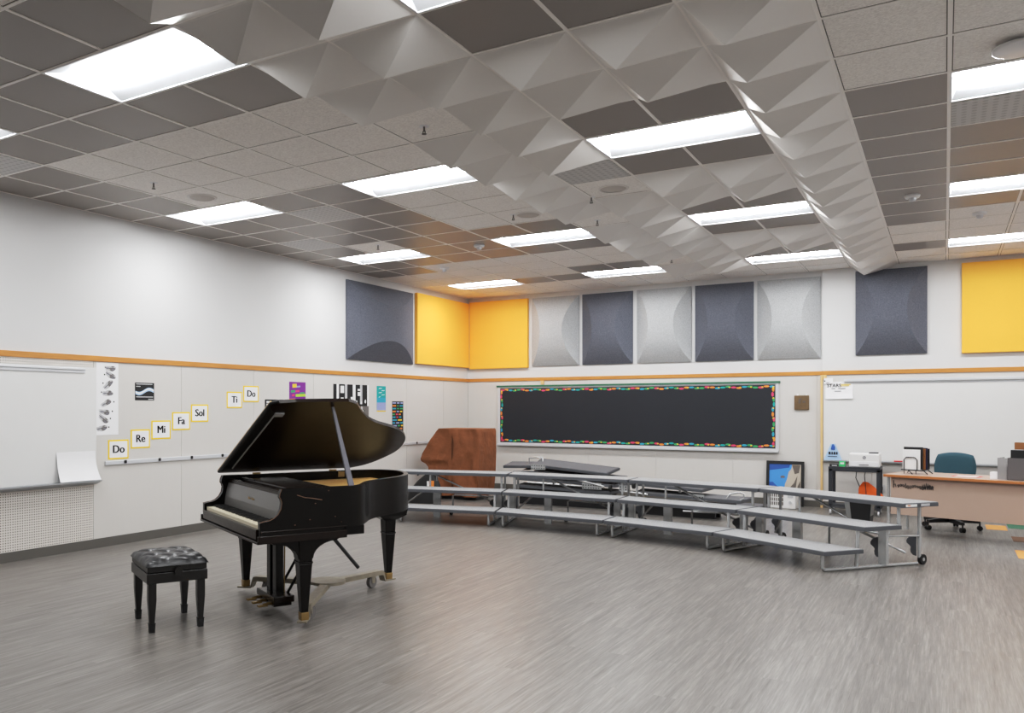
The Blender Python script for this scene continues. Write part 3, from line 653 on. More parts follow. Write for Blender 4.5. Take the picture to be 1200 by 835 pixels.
# ------------------------------------------------------------------ piano
OX, OY, AN = -4.546, -1.143, math.radians(-27.5)
piano = thing('grand_piano', 'worn black baby grand piano with its lid raised, on a wheeled dolly', 'piano', (OX, OY, 0), AN)
H = .70; ZR, ZB, ZK = .97, .68, .61
rim = [(H, .155), (H, .45), (.705, .66), (.69, .74), (.64, .805), (.56, .865), (.47, .93), (.39, 1.01), (.32, 1.11), (.265, 1.2), (.21, 1.30), (.15, 1.385), (.075, 1.465), (-.02, 1.54), (-.13, 1.60), (-.26, 1.65), (-.40, 1.675), (-.52, 1.66), (-.62, 1.60), (-.675, 1.51), (-H, 1.38), (-H, 1.1), (-H, .6), (-H, .155)]
def smooth_path(p, n=3):
    out = []
    for i in range(len(p) - 1):
        p0 = p[max(i - 1, 0)]; p1 = p[i]; p2 = p[i + 1]; p3 = p[min(i + 2, len(p) - 1)]
        for k in range(n):
            t_ = k / n
            out.append(tuple(.5 * (2 * p1[c] + (p2[c] - p0[c]) * t_ + (2 * p0[c] - 5 * p1[c] + 4 * p2[c] - p3[c]) * t_ ** 2 + (3 * p1[c] - p0[c] - 3 * p2[c] + p3[c]) * t_ ** 3) for c in (0, 1)))
    out.append(p[-1]); return out
rs = smooth_path(rim)
def inset(path, d):
    out = []
    for i, p in enumerate(path):
        a = Vector(path[max(i - 1, 0)]); b = Vector(path[min(i + 1, len(path) - 1)]); t_ = (b - a).normalized()
        out.append((p[0] - t_.y * d, p[1] + t_.x * d))
    return out
ri = inset(rs, .038)
n = len(rs); r_ = MB()
vs = [(x, y, ZB) for x, y in rs] + [(x, y, ZR) for x, y in rs]; r_.add(vs, [(i, i + 1, n + i + 1, n + i) for i in range(n - 1)], 0, True)
vs = [(x, y, ZB) for x, y in ri] + [(x, y, ZR) for x, y in ri]; r_.add(vs, [(i + 1, i, n + i, n + i + 1) for i in range(n - 1)], 0, True)
vs = [(x, y, ZR) for x, y in rs] + [(x, y, ZR) for x, y in ri]; r_.add(vs, [(i, i + 1, n + i + 1, n + i) for i in range(n - 1)], 1)
vs = [(x, y, ZB) for x, y in rs] + [(x, y, ZB) for x, y in ri]; r_.add(vs, [(i + 1, i, n + i, n + i + 1) for i in range(n - 1)], 0)
for q, w2 in ((0, 0), (n - 1, 0)): r_.add([(rs[q][0], rs[q][1], ZB), (ri[q][0], ri[q][1], ZB), (ri[q][0], ri[q][1], ZR), (rs[q][0], rs[q][1], ZR)], [(0, 1, 2, 3)], 0)
r_.build('rim', ['ebony', 'ebonyin'], piano, recalc=False)
# the cheeks: rim ends swept down in an S to the arm fronts
for s in (-1, 1):
    prof = [(0, ZK), (0, .75), (.03, .757), (.07, .762), (.10, .775), (.13, .80), (.15, .835), (.157, .875), (.15, .90), (.14, .915), (.143, .94), (.155, .97), (.30, .97), (.62, ZR - .002), (.62, ZK + .08), (.62, ZK)]
    a0, a1 = (H - .045, H + .001) if s > 0 else (-H - .001, -H + .045)
    c = MB(); c.prism([(a0, y, z) for y, z in prof], (a1 - a0, 0, 0)); o = c.build('cheek', 'ebony', piano, bevel=.003)
    # pale worn edges
    e = MB(); e.tube([(s * H, y - .001, z) for y, z in prof[1:12]], .0022, 6); e.build('worn_edge', 'worn', o)
# keybed, key slip and mouldings
MB().box(-H + .01, H - .01, .012, .62, ZK, ZK + .055).build('keybed', 'ebony', piano, bevel=.004)
MB().box(-H + .045, H - .045, -.012, .02, ZK + .02, .70).box(-H - .006, H + .006, -.02, .02, ZK - .006, ZK + .012).build('key_slip', 'ebonyin', piano, bevel=.004)
for s in (-1, 1): MB().box(s * H - .012, s * H + .012, -.015, .64, ZK - .004, ZK + .05).box(s * H - .008, s * H + .008, .0, .64, ZK + .072, ZK + .082).build('arm_moulding', 'ebonyin', piano, bevel=.004)
MB().box(.42, .66, .60, .80, ZK + .005, ZB + .0).box(-.66, .66, .62, .66, ZB - .03, ZB).build('beam', 'ebony', piano, bevel=.004)
# keyboard
k = MB(); nk = 52; kw = (2 * H - .14) / nk
for q in range(nk): k.box(-H + .07 + q * kw + .0005, -H + .07 + (q + 1) * kw - .0005, .014, .165, .70, .724)
kb = k.build('keyboard', 'ivory', piano)
k = MB()
for q in range(1, nk):
    if q % 7 in (1, 3, 4, 6, 0) : 
        x = -H + .07 + q * kw; k.box(x - .0055, x + .0055, .065, .165, .724, .738)
k.build('black_keys', 'black', kb)
MB().box(-H + .045, -H + .07, .012, .17, .69, .735).box(H - .07, H - .045, .012, .17, .69, .735).build('key_block', 'ebony', piano)
f = MB(); f.prism([(-H + .045, .165, .72), (-H + .045, .195, .72), (-H + .045, .215, .92), (-H + .045, .20, .925), (-H + .045, .172, .80)], (2 * H - .09, 0, 0)); fb = f.build('fallboard', 'fall', piano, bevel=.003)
MB().box(-H + .045, H - .045, .195, .225, .915, .935).box(-H + .045, H - .045, .20, .24, .935, .942).build('fallboard_rail', 'ebonyin', piano)
# gold maker name, illegible at this size
ln = MB(); x = -.085
for q in range(13):
    if q in (5, 6): x += .011; continue
    hgt = .020 if q in (0, 7) else .013
    ln.box(x, x + .006, .1795, .181, .832, .832 + hgt); x += .0115
ln.build('lettering', 'brass', fb)
for v in fb.children[0].data.vertices: v.co.y = .170 + (v.co.z - .80) * .22 - (.0015 if v.co.y < .18 else 0)
# plate, pin block, strings
inn = inset(rs, .04); pl = MB(); pts = [p for p in inn if p[1] > .5] 
pl.add([(x, y, .885) for x, y in pts], [tuple(range(len(pts)))]); pl.build('cast_plate', 'gold', piano)
MB().box(-H + .05, H - .05, .24, .52, .86, .905).build('pin_block', 'ebony', piano)
st = MB()
for q in range(40):
    a = -H + .08 + q * .0305; y1 = max([p[1] for p in inn if abs(p[0] - (a - .0)) < .06] or [.8]) - .06
    if y1 > .55: st.box(a - .0007, a + .0007, .50, min(y1, 1.5 if a < -.1 else y1), .897, .899)
st.build('string', 'copper', piano)['kind'] = 'stuff'
MB().box(-.5, .5, .30, .62, .935, .95).box(-.5, .5, .26, .30, .925, .96).build('music_desk', 'ebonyin', piano, bevel=.004)
dm = MB()
for q in range(36): dm.box(-.55 + q * .03, -.53 + q * .03, .53, .57, .90, .93)
dm.build('damper', 'black', piano)['kind'] = 'stuff'
# lid, hinged along the long straight side
th = math.radians(24)
lp = [(.0, .135), (0, 1.32), (.06, 1.43), (.17, 1.52), (.37, 1.60), (.55, 1.59), (.71, 1.535), (.845, 1.425), (.935, 1.295), (1.01, 1.15), (1.10, 1.02), (1.25, .885), (1.38, .79), (1.435, .70), (1.43, .50), (1.42, .30), (1.40, .18), (1.37, .135)]
seg = smooth_path(lp[1:14], 3); outline = [lp[0]] + seg + lp[14:]
def LID(r, b_, h=0): return (-H + r * math.cos(th) - h * math.sin(th), b_, ZR + .018 + r * math.sin(th) + h * math.cos(th))
lid = MB(); nrm = Vector((-math.sin(th), 0, math.cos(th)))
lid.prism([LID(r, b_) for r, b_ in outline], nrm * .024)
lo = lid.build('lid', 'lidunder', piano)
e = MB(); e.tube([LID(r, b_, .012) for r, b_ in [(0, .133), (.7, .133), (1.37, .133), (1.41, .18)]], .0115, 8); e.build('front_edge', 'black', lo)
e = MB(); e.tube([LID(r, b_, .023) for r, b_ in [(0, .128), (.5, .128), (1.0, .128), (1.38, .13)]], .0055, 6); e.build('worn_edge', 'paleoak', lo)
b = MB(); b.prism([LID(.02, .136, -.0005), LID(1.33, .136, -.0005), LID(1.22, .205, -.0005), LID(.12, .205, -.0005)], nrm * -.004); b.build('lid_flap', 'black', lo)
MB().tube([LID(.12, .213, -.004), LID(1.2, .213, -.004)], .007, 6).build('batten', 'palegrey', lo)
b = MB(); b.prism([LID(1.19, .205, -.001), LID(1.24, .205, -.001), LID(1.24, .275, -.001), LID(1.19, .275, -.001)], nrm * -.012); b.build('lid_bumper', 'palegrey', lo)
for y in (.45, 1.15):
    MB().box(-H - .004, -H + .03, y - .03, y + .03, ZR - .03, ZR + .012).build('lid_hinge', 'brass', piano)
MB().box(-H + .036, -H + .045, 1.19, 1.25, .915, .962).build('hinge_plate', 'brass', piano)
pt = Vector(LID(1.345, .607, -.004)); pb = Vector((.655, .70, .955)); d = (pt - pb); u = d.normalized(); sd = Vector((0, 1, 0))
sd = (sd - u * sd.dot(u)).normalized(); wd = u.cross(sd)
p = MB(); vs = []
for q, hw_ in ((0, .021), (.9, .0115), (1, .009)):
    c = pb + d * q; vs += [c + sd * hw_ + wd * .008, c - sd * hw_ + wd * .008, c - sd * hw_ - wd * .008, c + sd * hw_ - wd * .008]
p.add(vs, [(a * 4 + q, a * 4 + (q + 1) % 4, a * 4 + 4 + (q + 1) % 4, a * 4 + 4 + q) for a in range(2) for q in range(4)] + [(3, 2, 1, 0), (8, 9, 10, 11)])
p.build('lid_prop', 'inkgrey', piano)
# legs with bracketed tops
def pleg(ax, ay, ztop, wide):
    l = MB()
    l.frustum((ax, ay), .025, .025, .095, .047, .047, .44); l.frustum((ax, ay), .050, .050, .44, .052, .052, .455)
    l.frustum((ax, ay), .047, .047, .455, .055, .055, ztop)
    if wide:
        pr = [(-.27, ztop), (-.235, ztop - .02)] + [(-.235 + .18 * math.sin(q * PI / 12), ztop - .02 - .115 * (1 - math.cos(q * PI / 12))) for q in range(1, 7)]
        pr = pr + [(-y, z) for y, z in pr[::-1]]
        l.prism([(ax - .045, ay + y, z) for y, z in pr], (.09, 0, 0))
    else:
        l.frustum((ax, ay), .058, .058, .56, .10, .13, .60); l.frustum((ax, ay), .10, .13, .60, .10, .15, ztop)
    o = l.build('leg', 'ebony', piano, bevel=.004)
    MB().frustum((ax, ay), .028, .028, .045, .029, .029, .1).build('brass_ferrule', 'brass', o, bevel=.003)
pleg(.635, .34, ZK, True); pleg(-.635, .34, ZK, True); pleg(-.30, 1.50, ZB, False)
# pedal lyre
ly = MB(); ly.box(-.04, .035, .31, .37, .13, ZK); ly.box(.09, .165, .31, .37, .13, ZK); ly.box(-.1, .22, .29, .39, ZK - .05, ZK); o = ly.build('lyre_post', 'ebony', piano, bevel=.004)
MB().box(-.13, .26, .26, .42, .085, .135).box(-.10, .23, .27, .41, .055, .085).build('pedal_box', 'ebonyin', piano, bevel=.005)
for x in (-.06, .065, .19):
    pd = MB(); pd.tube([(x, .28, .075), (x, .24, .078), (x, .20, .07)], .012, 8); pd.frustum((x, .195), .019, .035, .062, .017, .036, .074); pd.build('pedal', 'brass', piano)
rd = MB(); rd.tube([(.02, .395, .13), (.02, .40, ZK)], .006, 6); rd.tube([(.065, .395, .13), (.065, .40, ZK)], .006, 6); rd.tube([(.11, .395, .13), (.11, .40, ZK)], .006, 6); rd.build('pedal_rod', 'brass', piano)
for s, a in ((-1, -.02), (1, .15)): MB().tube([(a, .40, .12), (a + .02, .52, .33), (a + .05, .66, ZB - .03)], .011, 8).build('lyre_brace', 'ebony', piano)
MB().tube([(.60, .565, .612), (.60, .78, .36)], .014, 8).build('support_stick', 'black', piano)
# scratches
sc = MB(); x = H + .0035
sc.tube([(x, .265, .925), (x, .32, .905), (x, .38, .897), (x, .45, .882)], .0028, 5)
for y, z in ((.5, .945), (.40, .86), (.62, .935), (.25, .72), (.55, .76), (.36, .75), (.6, .72)): sc.box(x - .002, x + .001, y - .004, y + .004, z - .002, z + .002)
sc.build('scratch', 'worn', piano)

# dolly under the piano
t = thing('piano_dolly', 'beige steel three armed dolly on casters under the grand piano', 'dolly', (OX, OY, 0), AN)
hub = Vector((-.09, .84, .13)); MB().cyl(hub + Vector((0, 0, -.012)), hub + Vector((0, 0, .01)), .145, n=28).build('hub_plate', 'dolly', t)
for (fxx, fyy) in ((.635, .34), (-.635, .34), (-.30, 1.50)):
    tip = Vector((fxx, fyy, 0)); d = Vector((tip.x - hub.x, tip.y - hub.y, 0)); Ld = d.length; u = d / Ld; w2 = Vector((-u.y, u.x, 0))
    A = MB(); e0 = .08; hw2 = .034
    prof = [(e0, .098), (Ld - .11, .098), (Ld - .085, .092), (Ld - .08, .075), (Ld - .072, .05), (Ld - .06, .036), (Ld + .06, .034)]
    up = [(a, z + .012 + (.026 if i_ < 3 else 0)) for i_, (a, z) in enumerate(prof)]; up[3:5] = [(prof[3][0] + .012, prof[3][1] + .008), (prof[4][0] + .012, prof[4][1] + .008)]; up[-1] = (prof[-1][0], .046)
    vs = []
    for (a, z), (a2, z2) in zip(prof, up):
        c = Vector((hub.x, hub.y, 0)) + u * a; c2 = Vector((hub.x, hub.y, 0)) + u * a2
        vs += [c + w2 * hw2 + Vector((0, 0, z)), c - w2 * hw2 + Vector((0, 0, z)), c2 - w2 * hw2 + Vector((0, 0, z2)), c2 + w2 * hw2 + Vector((0, 0, z2))]
    A.add(vs, [(q * 4 + r, q * 4 + (r + 1) % 4, q * 4 + 4 + (r + 1) % 4, q * 4 + 4 + r) for q in range(len(prof) - 1) for r in range(4)] + [(3, 2, 1, 0), tuple(len(vs) - 4 + q for q in range(4))])
    ao = A.build('arm', 'dolly', t)
    wc = Vector((hub.x, hub.y, 0)) + u * (Ld - .2); ax = Vector((.9, .44, 0)).normalized()
    fk = MB()
    for s in (-1, 1):
        c = wc + ax * (.024 * s); q = u
        fk.add([c + q * .03 + Vector((0, 0, .12)), c - q * .03 + Vector((0, 0, .12)), c - q * .015 + Vector((0, 0, .04)), c + q * .015 + Vector((0, 0, .04))], [(0, 1, 2, 3)])
    fk.cyl(wc + Vector((0, 0, .115)), wc + Vector((0, 0, .126)), .035, n=12)
    fo = fk.build('caster', 'dolly', t, recalc=False)
    MB().cyl(wc + ax * -.017 + Vector((0, 0, .05)), wc + ax * .017 + Vector((0, 0, .05)), .05, n=20).build('wheel', 'midgrey', fo)

# piano bench
t = thing('piano_bench', 'black tufted leather piano bench on four tapered legs, in front of the keyboard', 'bench', (-4.71, -1.564, 0), AN)
bw, bh = .265, .205
MB().box(-bw, bw, -bh, bh, .335, .405).box(-bw + .004, bw - .004, -bh + .004, bh - .004, .41, .452).build('seat_box', 'benchwood', t, bevel=.004)
cu = MB(); nx, ny = 40, 32; vs = []
for a in range(nx + 1):
    for c in range(ny + 1):
        x, y = -1 + 2 * a / nx, -1 + 2 * c / ny
        e = (max(0, 1 - abs(x) ** 7) * max(0, 1 - abs(y) ** 7)) ** .5
        tu = x * 1.5; tv = y * 1.0
        # diamond tufts: seams on both diagonals, buttons where they cross
        d1 = abs(((tu + tv) % 1) - .5) * 2; d2 = abs(((tu - tv) % 1) - .5) * 2
        puff = (1 - d1 ** 4) * (1 - d2 ** 4)
        vs.append((x * (bw + .006), y * (bh + .006), .45 + .060 * e * (.72 + .28 * puff)))
cu.add(vs, [(a * (ny + 1) + c, (a + 1) * (ny + 1) + c, (a + 1) * (ny + 1) + c + 1, a * (ny + 1) + c + 1) for a in range(nx) for c in range(ny)], 0, True)
cu.build('cushion', 'leather', t, recalc=False)
for s in (-1, 1):
    MB().cyl((s * bw, 0, .41), (s * (bw + .012), 0, .41), .012, n=10).cyl((s * (bw + .012), 0, .41), (s * (bw + .035), 0, .41), .028, n=18).build('knob', 'benchwood', t)
    for q in (-1, 1):
        l = MB(); cx, cy = s * .222, q * .165
        l.frustum((cx, cy), .017, .017, .062, .027, .027, .22); l.frustum((cx, cy), .027, .027, .22, .027, .027, .335)
        lo_ = l.build('leg', 'benchwood', t, bevel=.003)
        MB().frustum((cx, cy), .018, .018, 0, .021, .021, .06).box(cx - .0225, cx + .0225, cy - .0225, cy + .0225, .058, .064).build('foot', 'black', lo_)

# ------------------------------------------------------------------ choral risers
J = [((-6.27, 3.56), (-.52, .85)), ((-4.90, 3.85), (-.28, .96)), ((-3.44, 3.78), (.0, 1.0)), ((-2.12, 3.49), (.33, .944)), ((-.95, 2.80), (.64, .77))]
ZS = [.205, .41, .615]; DT = .463
def riser(k, label):
    (b0, d0), (b1, d1) = J[k], J[k + 1]
    cx, cy = (b0[0] + b1[0]) / 2 + .2, (b0[1] + b1[1]) / 2 + .6
    t = thing('choir_riser', label, 'riser', (cx, cy, 0), 0, 'set up choir risers in an arc')
    ln_ = math.hypot(b1[0] - b0[0], b1[1] - b0[1])
    def P(s, tt, z, off=0):
        """s runs along the step in metres from the first joint if <10, else fraction-10 from the far joint"""
        a = Vector((b0[0] + d0[0] * tt, b0[1] + d0[1] * tt)); b = Vector((b1[0] + d1[0] * tt, b1[1] + d1[1] * tt))
        l = (b - a).length; f = s / l if s >= 0 else 1 + s / l
        q = a + (b - a) * f
        return Vector((q.x - cx, q.y - cy, z))
    e = .012
    for i in range(3):
        t0, t1 = i * DT, (i + 1) * DT - .008; z = ZS[i]
        base = [P(e, t0, z - .042), P(-e, t0, z - .042), P(-e, t1, z - .042), P(e, t1, z - .042)]
        dk = MB(); dk.prism(base, (0, 0, .038)); o = dk.build('deck', 'edge', t, bevel=.003)
        ins = .006; cp = MB(); cp.prism([P(e + ins, t0 + ins, z - .004), P(-e - ins, t0 + ins, z - .004), P(-e - ins, t1 - ins, z - .004), P(e + ins, t1 - ins, z - .004)], (0, 0, .004)); cp.build('carpet', 'carpet', o)
    ax = (P(.5, .8, 0) - P(.4, .8, 0)).normalized(); dp = Vector((-ax.y, ax.x, 0))
    for s in (1, -1):
        m = .10 * s
        fr = MB(); r = .0165
        fr.tube([P(m, .07, ZS[0] - .04), P(m, .07, .035), P(m, .085, .017), P(m, 1.22, .017)], r)
        fr.tube([P(m, .42, .017), P(m, .42, .20), P(m, .50, ZS[1] - .04)] if False else [P(m, .47, .017), P(m, .49, ZS[1] - .04)], r)
        fr.tube([P(m, .99, ZS[1] - .04), P(m, .99, ZS[2] - .04)], r)
        fr.tube([P(m, 1.25, .07), P(m, 1.25, ZS[2] - .04)], r)
        fr.tube([P(m, .8, .30), P(m, 1.25, .28)], .010)
        fr.tube([P(m, .07, ZS[0] - .05), P(m, .46, ZS[0] - .05)], .010); fr.tube([P(m, .47, ZS[1] - .05), P(m, 1.0, ZS[1] - .05)], .010); fr.tube([P(m, .97, ZS[2] - .05), P(m, 1.3, ZS[2] - .05)], .010)
        fo = fr.build('end_frame', 'galv', t)
        c = P(m, .80, 0); q = MB(); R3 = Matrix(((ax.x, dp.x, 0), (ax.y, dp.y, 0), (0, 0, 1)))
        q.prism([c + R3 @ Vector((a, b, .03)) for a, b in ((-.04, -.02), (.04, -.02), (.04, .02), (-.04, .02))], (0, 0, ZS[1] - .072)); q.build('column', 'galv', t)
        # rubber shod latch plates
        for tt, zz, sgn in ((.80, .17, -1), (1.22, .17, -1)):
            c = P(m, tt, 0) + ax * (.04 * sgn if tt < 1 else -.012); pts = []
            for (px, pz) in ((0, .11), (-.03, .11), (-.075, .085), (-.095, .055), (-.09, .03), (-.065, .012), (-.05, -.005), (-.055, -.03), (-.05, -.06), (-.03, -.08), (0, -.085)): pts.append(c + ax * px + Vector((0, 0, zz + pz)))
            q = MB(); q.prism(pts, dp * .012); q.build('latch_plate', 'edge', t)
        w_ = MB(); c = P(m, 1.285, .05); w_.cyl(c - ax * .016, c + ax * .016, .05, n=20); wo = w_.build('caster_wheel', 'rubber', t)
        MB().cyl(c - ax * .018, c + ax * .018, .018, n=12).build('hub', 'galv', wo)
        MB().tube([P(.42 * s, .75, ZS[1] - .05), P(.12 * s, 1.10, .12)], .012).build('brace', 'galv', t)
    # middle post, upper braces and swinging wheel leg
    l = ln_ + .3
    c = P(l * .36, .78, 0); q = MB(); q.prism([c + R3 @ Vector((a, b, .0)) for a, b in ((-.05, -.02), (.05, -.02), (.05, .02), (-.05, .02))], (0, 0, ZS[1] - .044)); q.build('centre_post', 'galv', t)
    MB().tube([P(l * .30, 1.0, ZS[1] - .03), P(l * .30, 1.0, ZS[2] - .04)], .0135).tube([P(l * .36, 1.3, ZS[1] + .05), P(l * .36, 1.3, ZS[2] - .04)], .0135).build('support_leg', 'galv', t)
    MB().tube([P(l * .33, 1.15, ZS[2] - .045), P(l * .66, 1.15, .33)], .0125).build('brace', 'galv', t)
    MB().tube([P(l * .5, 1.05, .05), P(l * .5, 1.05, .27), P(l * .52, 1.05, .29), P(l * .85, 1.05, .28)], .012).build('wheel_leg', 'galv', t)
    c = P(l * .5 - .02, 1.05, .05); MB().cyl(c - ax * .02, c + ax * .012, .05, n=18).build('caster_wheel', 'rubber', t)
    if k == 3:
        st = MB(); a = P(-e, 2 * DT + .01, 0); b = P(-e, 3 * DT - .02, 0); dd = (b - a).normalized(); ox = Vector((dd.y, -dd.x, 0)) * .0025
        def S(q0, q1, z0, z1, m): st.add([a + dd * q0 + ox + Vector((0, 0, z0)), a + dd * q1 + ox + Vector((0, 0, z0)), a + dd * q1 + ox + Vector((0, 0, z1)), a + dd * q0 + ox + Vector((0, 0, z1))], [(0, 1, 2, 3)], m)
        S(.03, .17, ZS[2] - .036, ZS[2] - .012, 0); S(.05, .09, ZS[2] - .03, ZS[2] - .016, 1); S(.22, .33, ZS[2] - .034, ZS[2] - .01, 2)
        st.build('sticker', ['white2', 'orange2', 'palegrey'], t, recalc=False)
    return t
riser(0, 'grey carpeted three step choir riser at the piano end of the arc')
riser(1, 'grey carpeted three step choir riser, second in the arc from the piano')
riser(2, 'grey carpeted three step choir riser, third in the arc from the piano')
riser(3, 'grey carpeted three step choir riser at the desk end of the arc')

# folded risers piled behind
def folded(label, loc, rz, decks, extra):
    t = thing('folded_riser', label, 'riser', loc, rz, 'folded risers piled behind the arc')
    for (x0, x1, y0, y1, z, tilt, roll) in decks:
        M = Matrix.Translation(((x0 + x1) / 2, (y0 + y1) / 2, z)) @ Matrix.Rotation(tilt, 4, 'Y') @ Matrix.Rotation(roll, 4, 'X')
        w2, d2 = (x1 - x0) / 2, (y1 - y0) / 2
        o = MB().prism([M @ Vector(p) for p in ((-w2 + .06, -d2, 0), (w2 - .06, -d2, 0), (w2, d2, 0), (-w2, d2, 0))], M.to_3x3() @ Vector((0, 0, .04))).build('deck', 'edge', t, bevel=.003)
        MB().prism([M @ Vector(p) for p in ((-w2 + .07, -d2 + .01, .04), (w2 - .07, -d2 + .01, .04), (w2 - .012, d2 - .01, .04), (-w2 + .012, d2 - .01, .04))], M.to_3x3() @ Vector((0, 0, .004))).build('carpet', 'carpetdark', o)
    for pts in extra[0]: MB().tube(pts, .013).build('frame_tube', 'galv', t)
    for (x, y, z, w2, h2) in extra[1]:
        b = MB(); b.box(x, x + w2, y, y + .012, z, z + h2); o = b.build('bracket', 'galv', t)
        p = MB(); nn = max(2, int(w2 / .04))
        for q in range(nn):
            for r3 in range(max(1, int(h2 / .04))): p.box(x + .012 + q * .04, x + .028 + q * .04, y - .002, y + .001, z + .012 + r3 * .04, z + .028 + r3 * .04)
        p.build('perforation', 'black', o)
    for (x, y, z) in extra[2]: MB().cyl((x, y, z), (x + .03, y, z), .05, n=18).build('caster_wheel', 'rubber', t)
    # rubber feet keep the pile off the floor
    MB().box(extra[3][0], extra[3][1], .1, .16, 0, extra[3][2]).box(extra[3][0], extra[3][1], .36, .42, 0, extra[3][2]).build('skid', 'black', t)
folded('folded choir riser with its top deck tilted above the others, under the blackboard', (-5.9, 6.35, 0), .02,
       [(.30, 1.62, .05, .5, .585, .08, .15), (.1, 1.75, .02, .47, .47, .05, .06), (-.0, 1.75, .02, .47, .36, .03, 0), (.02, 1.7, .0, .46, .25, .02, 0), (-.25, .34, .1, .56, .585, -.03, .09)],
       ([[(.05, -.01, .1), (.05, -.01, .52), (.4, -.01, .545)], [(.18, .3, .6), (.18, .3, .72), (.3, .3, .735), (.42, .3, .735), (.42, .3, .62)], [(1.0, -.03, .46), (1.55, -.03, .35)], [(.3, -.03, .36), (1.2, -.03, .34)]],
        [(.33, .03, .56, .24, .08), (1.2, -.03, .3, .3, .1), (.85, -.02, .43, .12, .05)], [(1.62, -.02, .33), (.1, -.02, .2), (1.7, .02, .44)], (.1, 1.6, .25)))
folded('low folded choir riser lying below the blackboard, nearest the framed picture', (-4.0, 6.08, 0), -.03,
       [(-.02, 1.2, .05, .5, .40, .05, .05), (.15, 1.72, .0, .46, .27, .03, .02), (.0, 1.5, .02, .47, .16, .01, 0)],
       ([[(.0, -.02, .33), (.4, -.02, .3)], [(1.2, .1, .29), (1.62, .1, .28), (1.68, .1, .31), (1.68, .1, .37), (1.62, .1, .39), (1.5, .1, .36), (1.45, .1, .28)], [(.9, -.02, .1), (1.8, -.02, .12)]],
        [(-.02, -.03, .33, .16, .08), (1.02, .0, .28, .16, .06)], [(.18, -.02, .42)], (0, 1.3, .12)))
folded('small folded riser deck on the floor beside the pile, near the fan unit', (-3.0, 7.2, 0), 0,
       [(0, .75, .0, .42, .05, 0, 0)], ([[(.1, -.02, .03), (.6, -.02, .03)]], [], [], (.1, .6, .05)))

# covered instrument in the corner
t = thing('covered_instrument', 'upright instrument hidden under a draped brown cloth cover in the corner', 'covered instrument', (-7.1, 6.4, 0))
prof = [(-.27, .06), (-.35, .35), (-.40, .56), (-.52, .60), (-.545, .68), (-.525, .75), (-.40, .93), (-.22, 1.165), (-.19, 1.185), (0, 1.187), (.2, 1.19), (.4, 1.192), (.56, 1.195), (.585, 1.17), (.59, .8), (.575, .4), (.54, .06)]
b = MB(); n = len(prof); rows = []; depth = .62; ny = 12
rr = random.Random(2)
# front face as a fan of draped strips, back plain
nz = 26; nxs = 44
def edge_x(z):
    l = r = None
    pts = prof
    L_ = prof[:9]; 
    for (x0_, z0_), (x1_, z1_) in zip(L_, L_[1:]):
        if min(z0_, z1_) <= z <= max(z0_, z1_) and z1_ != z0_: l = x0_ + (x1_ - x0_) * (z - z0_) / (z1_ - z0_)
    R_ = prof[12:]
    for (x0_, z0_), (x1_, z1_) in zip(R_, R_[1:]):
        if min(z0_, z1_) <= z <= max(z0_, z1_) and z1_ != z0_: r = x0_ + (x1_ - x0_) * (z - z0_) / (z1_ - z0_)
    return (l if l is not None else -.27), (r if r is not None else .8)
vs = []
for a in range(nz + 1):
    z = .06 + (1.185 - .06) * a / nz; l, r = edge_x(z)
    for c in range(nxs + 1):
        u = c / nxs; x = l + (r - l) * u; q = (z - .06) / 1.125
        y = .04 * math.sin(11 * x + 5 * q + 2 * math.sin(6 * q)) * (1 - .5 * q) + .016 * math.sin(31 * x - 9 * q) * (1.1 - q) + .012 * math.sin(52 * x + 3 * q) * max(0, (q - .6)) * (x > .1) + .02 * math.exp(-((x - .088) / .02) ** 2)
        y += .02 * math.exp(-((x - (.15 + .9 * (1 - q) * .5)) / .05) ** 2) - .03 * math.exp(-((z - .66) / .05) ** 2) * (x < -.05) + .025 * math.exp(-((z - .58) / .03) ** 2) * (x < 0)
        if u in (0, 1): y = .03
        vs.append((x, -.02 + y + .10 * max(0, abs(u - .5) - .45), z))
b.add(vs, [(a * (nxs + 1) + c, a * (nxs + 1) + c + 1, (a + 1) * (nxs + 1) + c + 1, (a + 1) * (nxs + 1) + c) for a in range(nz) for c in range(nxs)], 0, True)
lft = [vs[a * (nxs + 1)] for a in range(nz + 1)]; rgt = [vs[a * (nxs + 1) + nxs] for a in range(nz + 1)]; topv = [vs[nz * (nxs + 1) + c] for c in range(nxs + 1)]
for lst, fl in ((lft, True), (rgt, False), (topv, False)):
    k2 = len(lst); m_ = [(p_[0], depth, p_[2]) for p_ in lst]
    b.add(lst + m_, [((i, k2 + i, k2 + i + 1, i + 1) if not fl else (i, i + 1, k2 + i + 1, k2 + i)) for i in range(k2 - 1)], 0, True)
b.add([(p_[0], depth, p_[2]) for p_ in lft] + [(p_[0], depth, p_[2]) for p_ in rgt], [(i + 1, i, nz + 1 + i, nz + 2 + i) for i in range(nz)], 0)
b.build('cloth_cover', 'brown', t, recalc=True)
MB().tube([(.09, -.012, .08), (.085, -.022, .5), (.09, -.012, 1.0), (.075, -.006, 1.18)], .006, 6).build('seam', 'brownseam', t)
MB().box(-.22, .5, .08, .5, 0, .1).build('plinth', 'black', t)
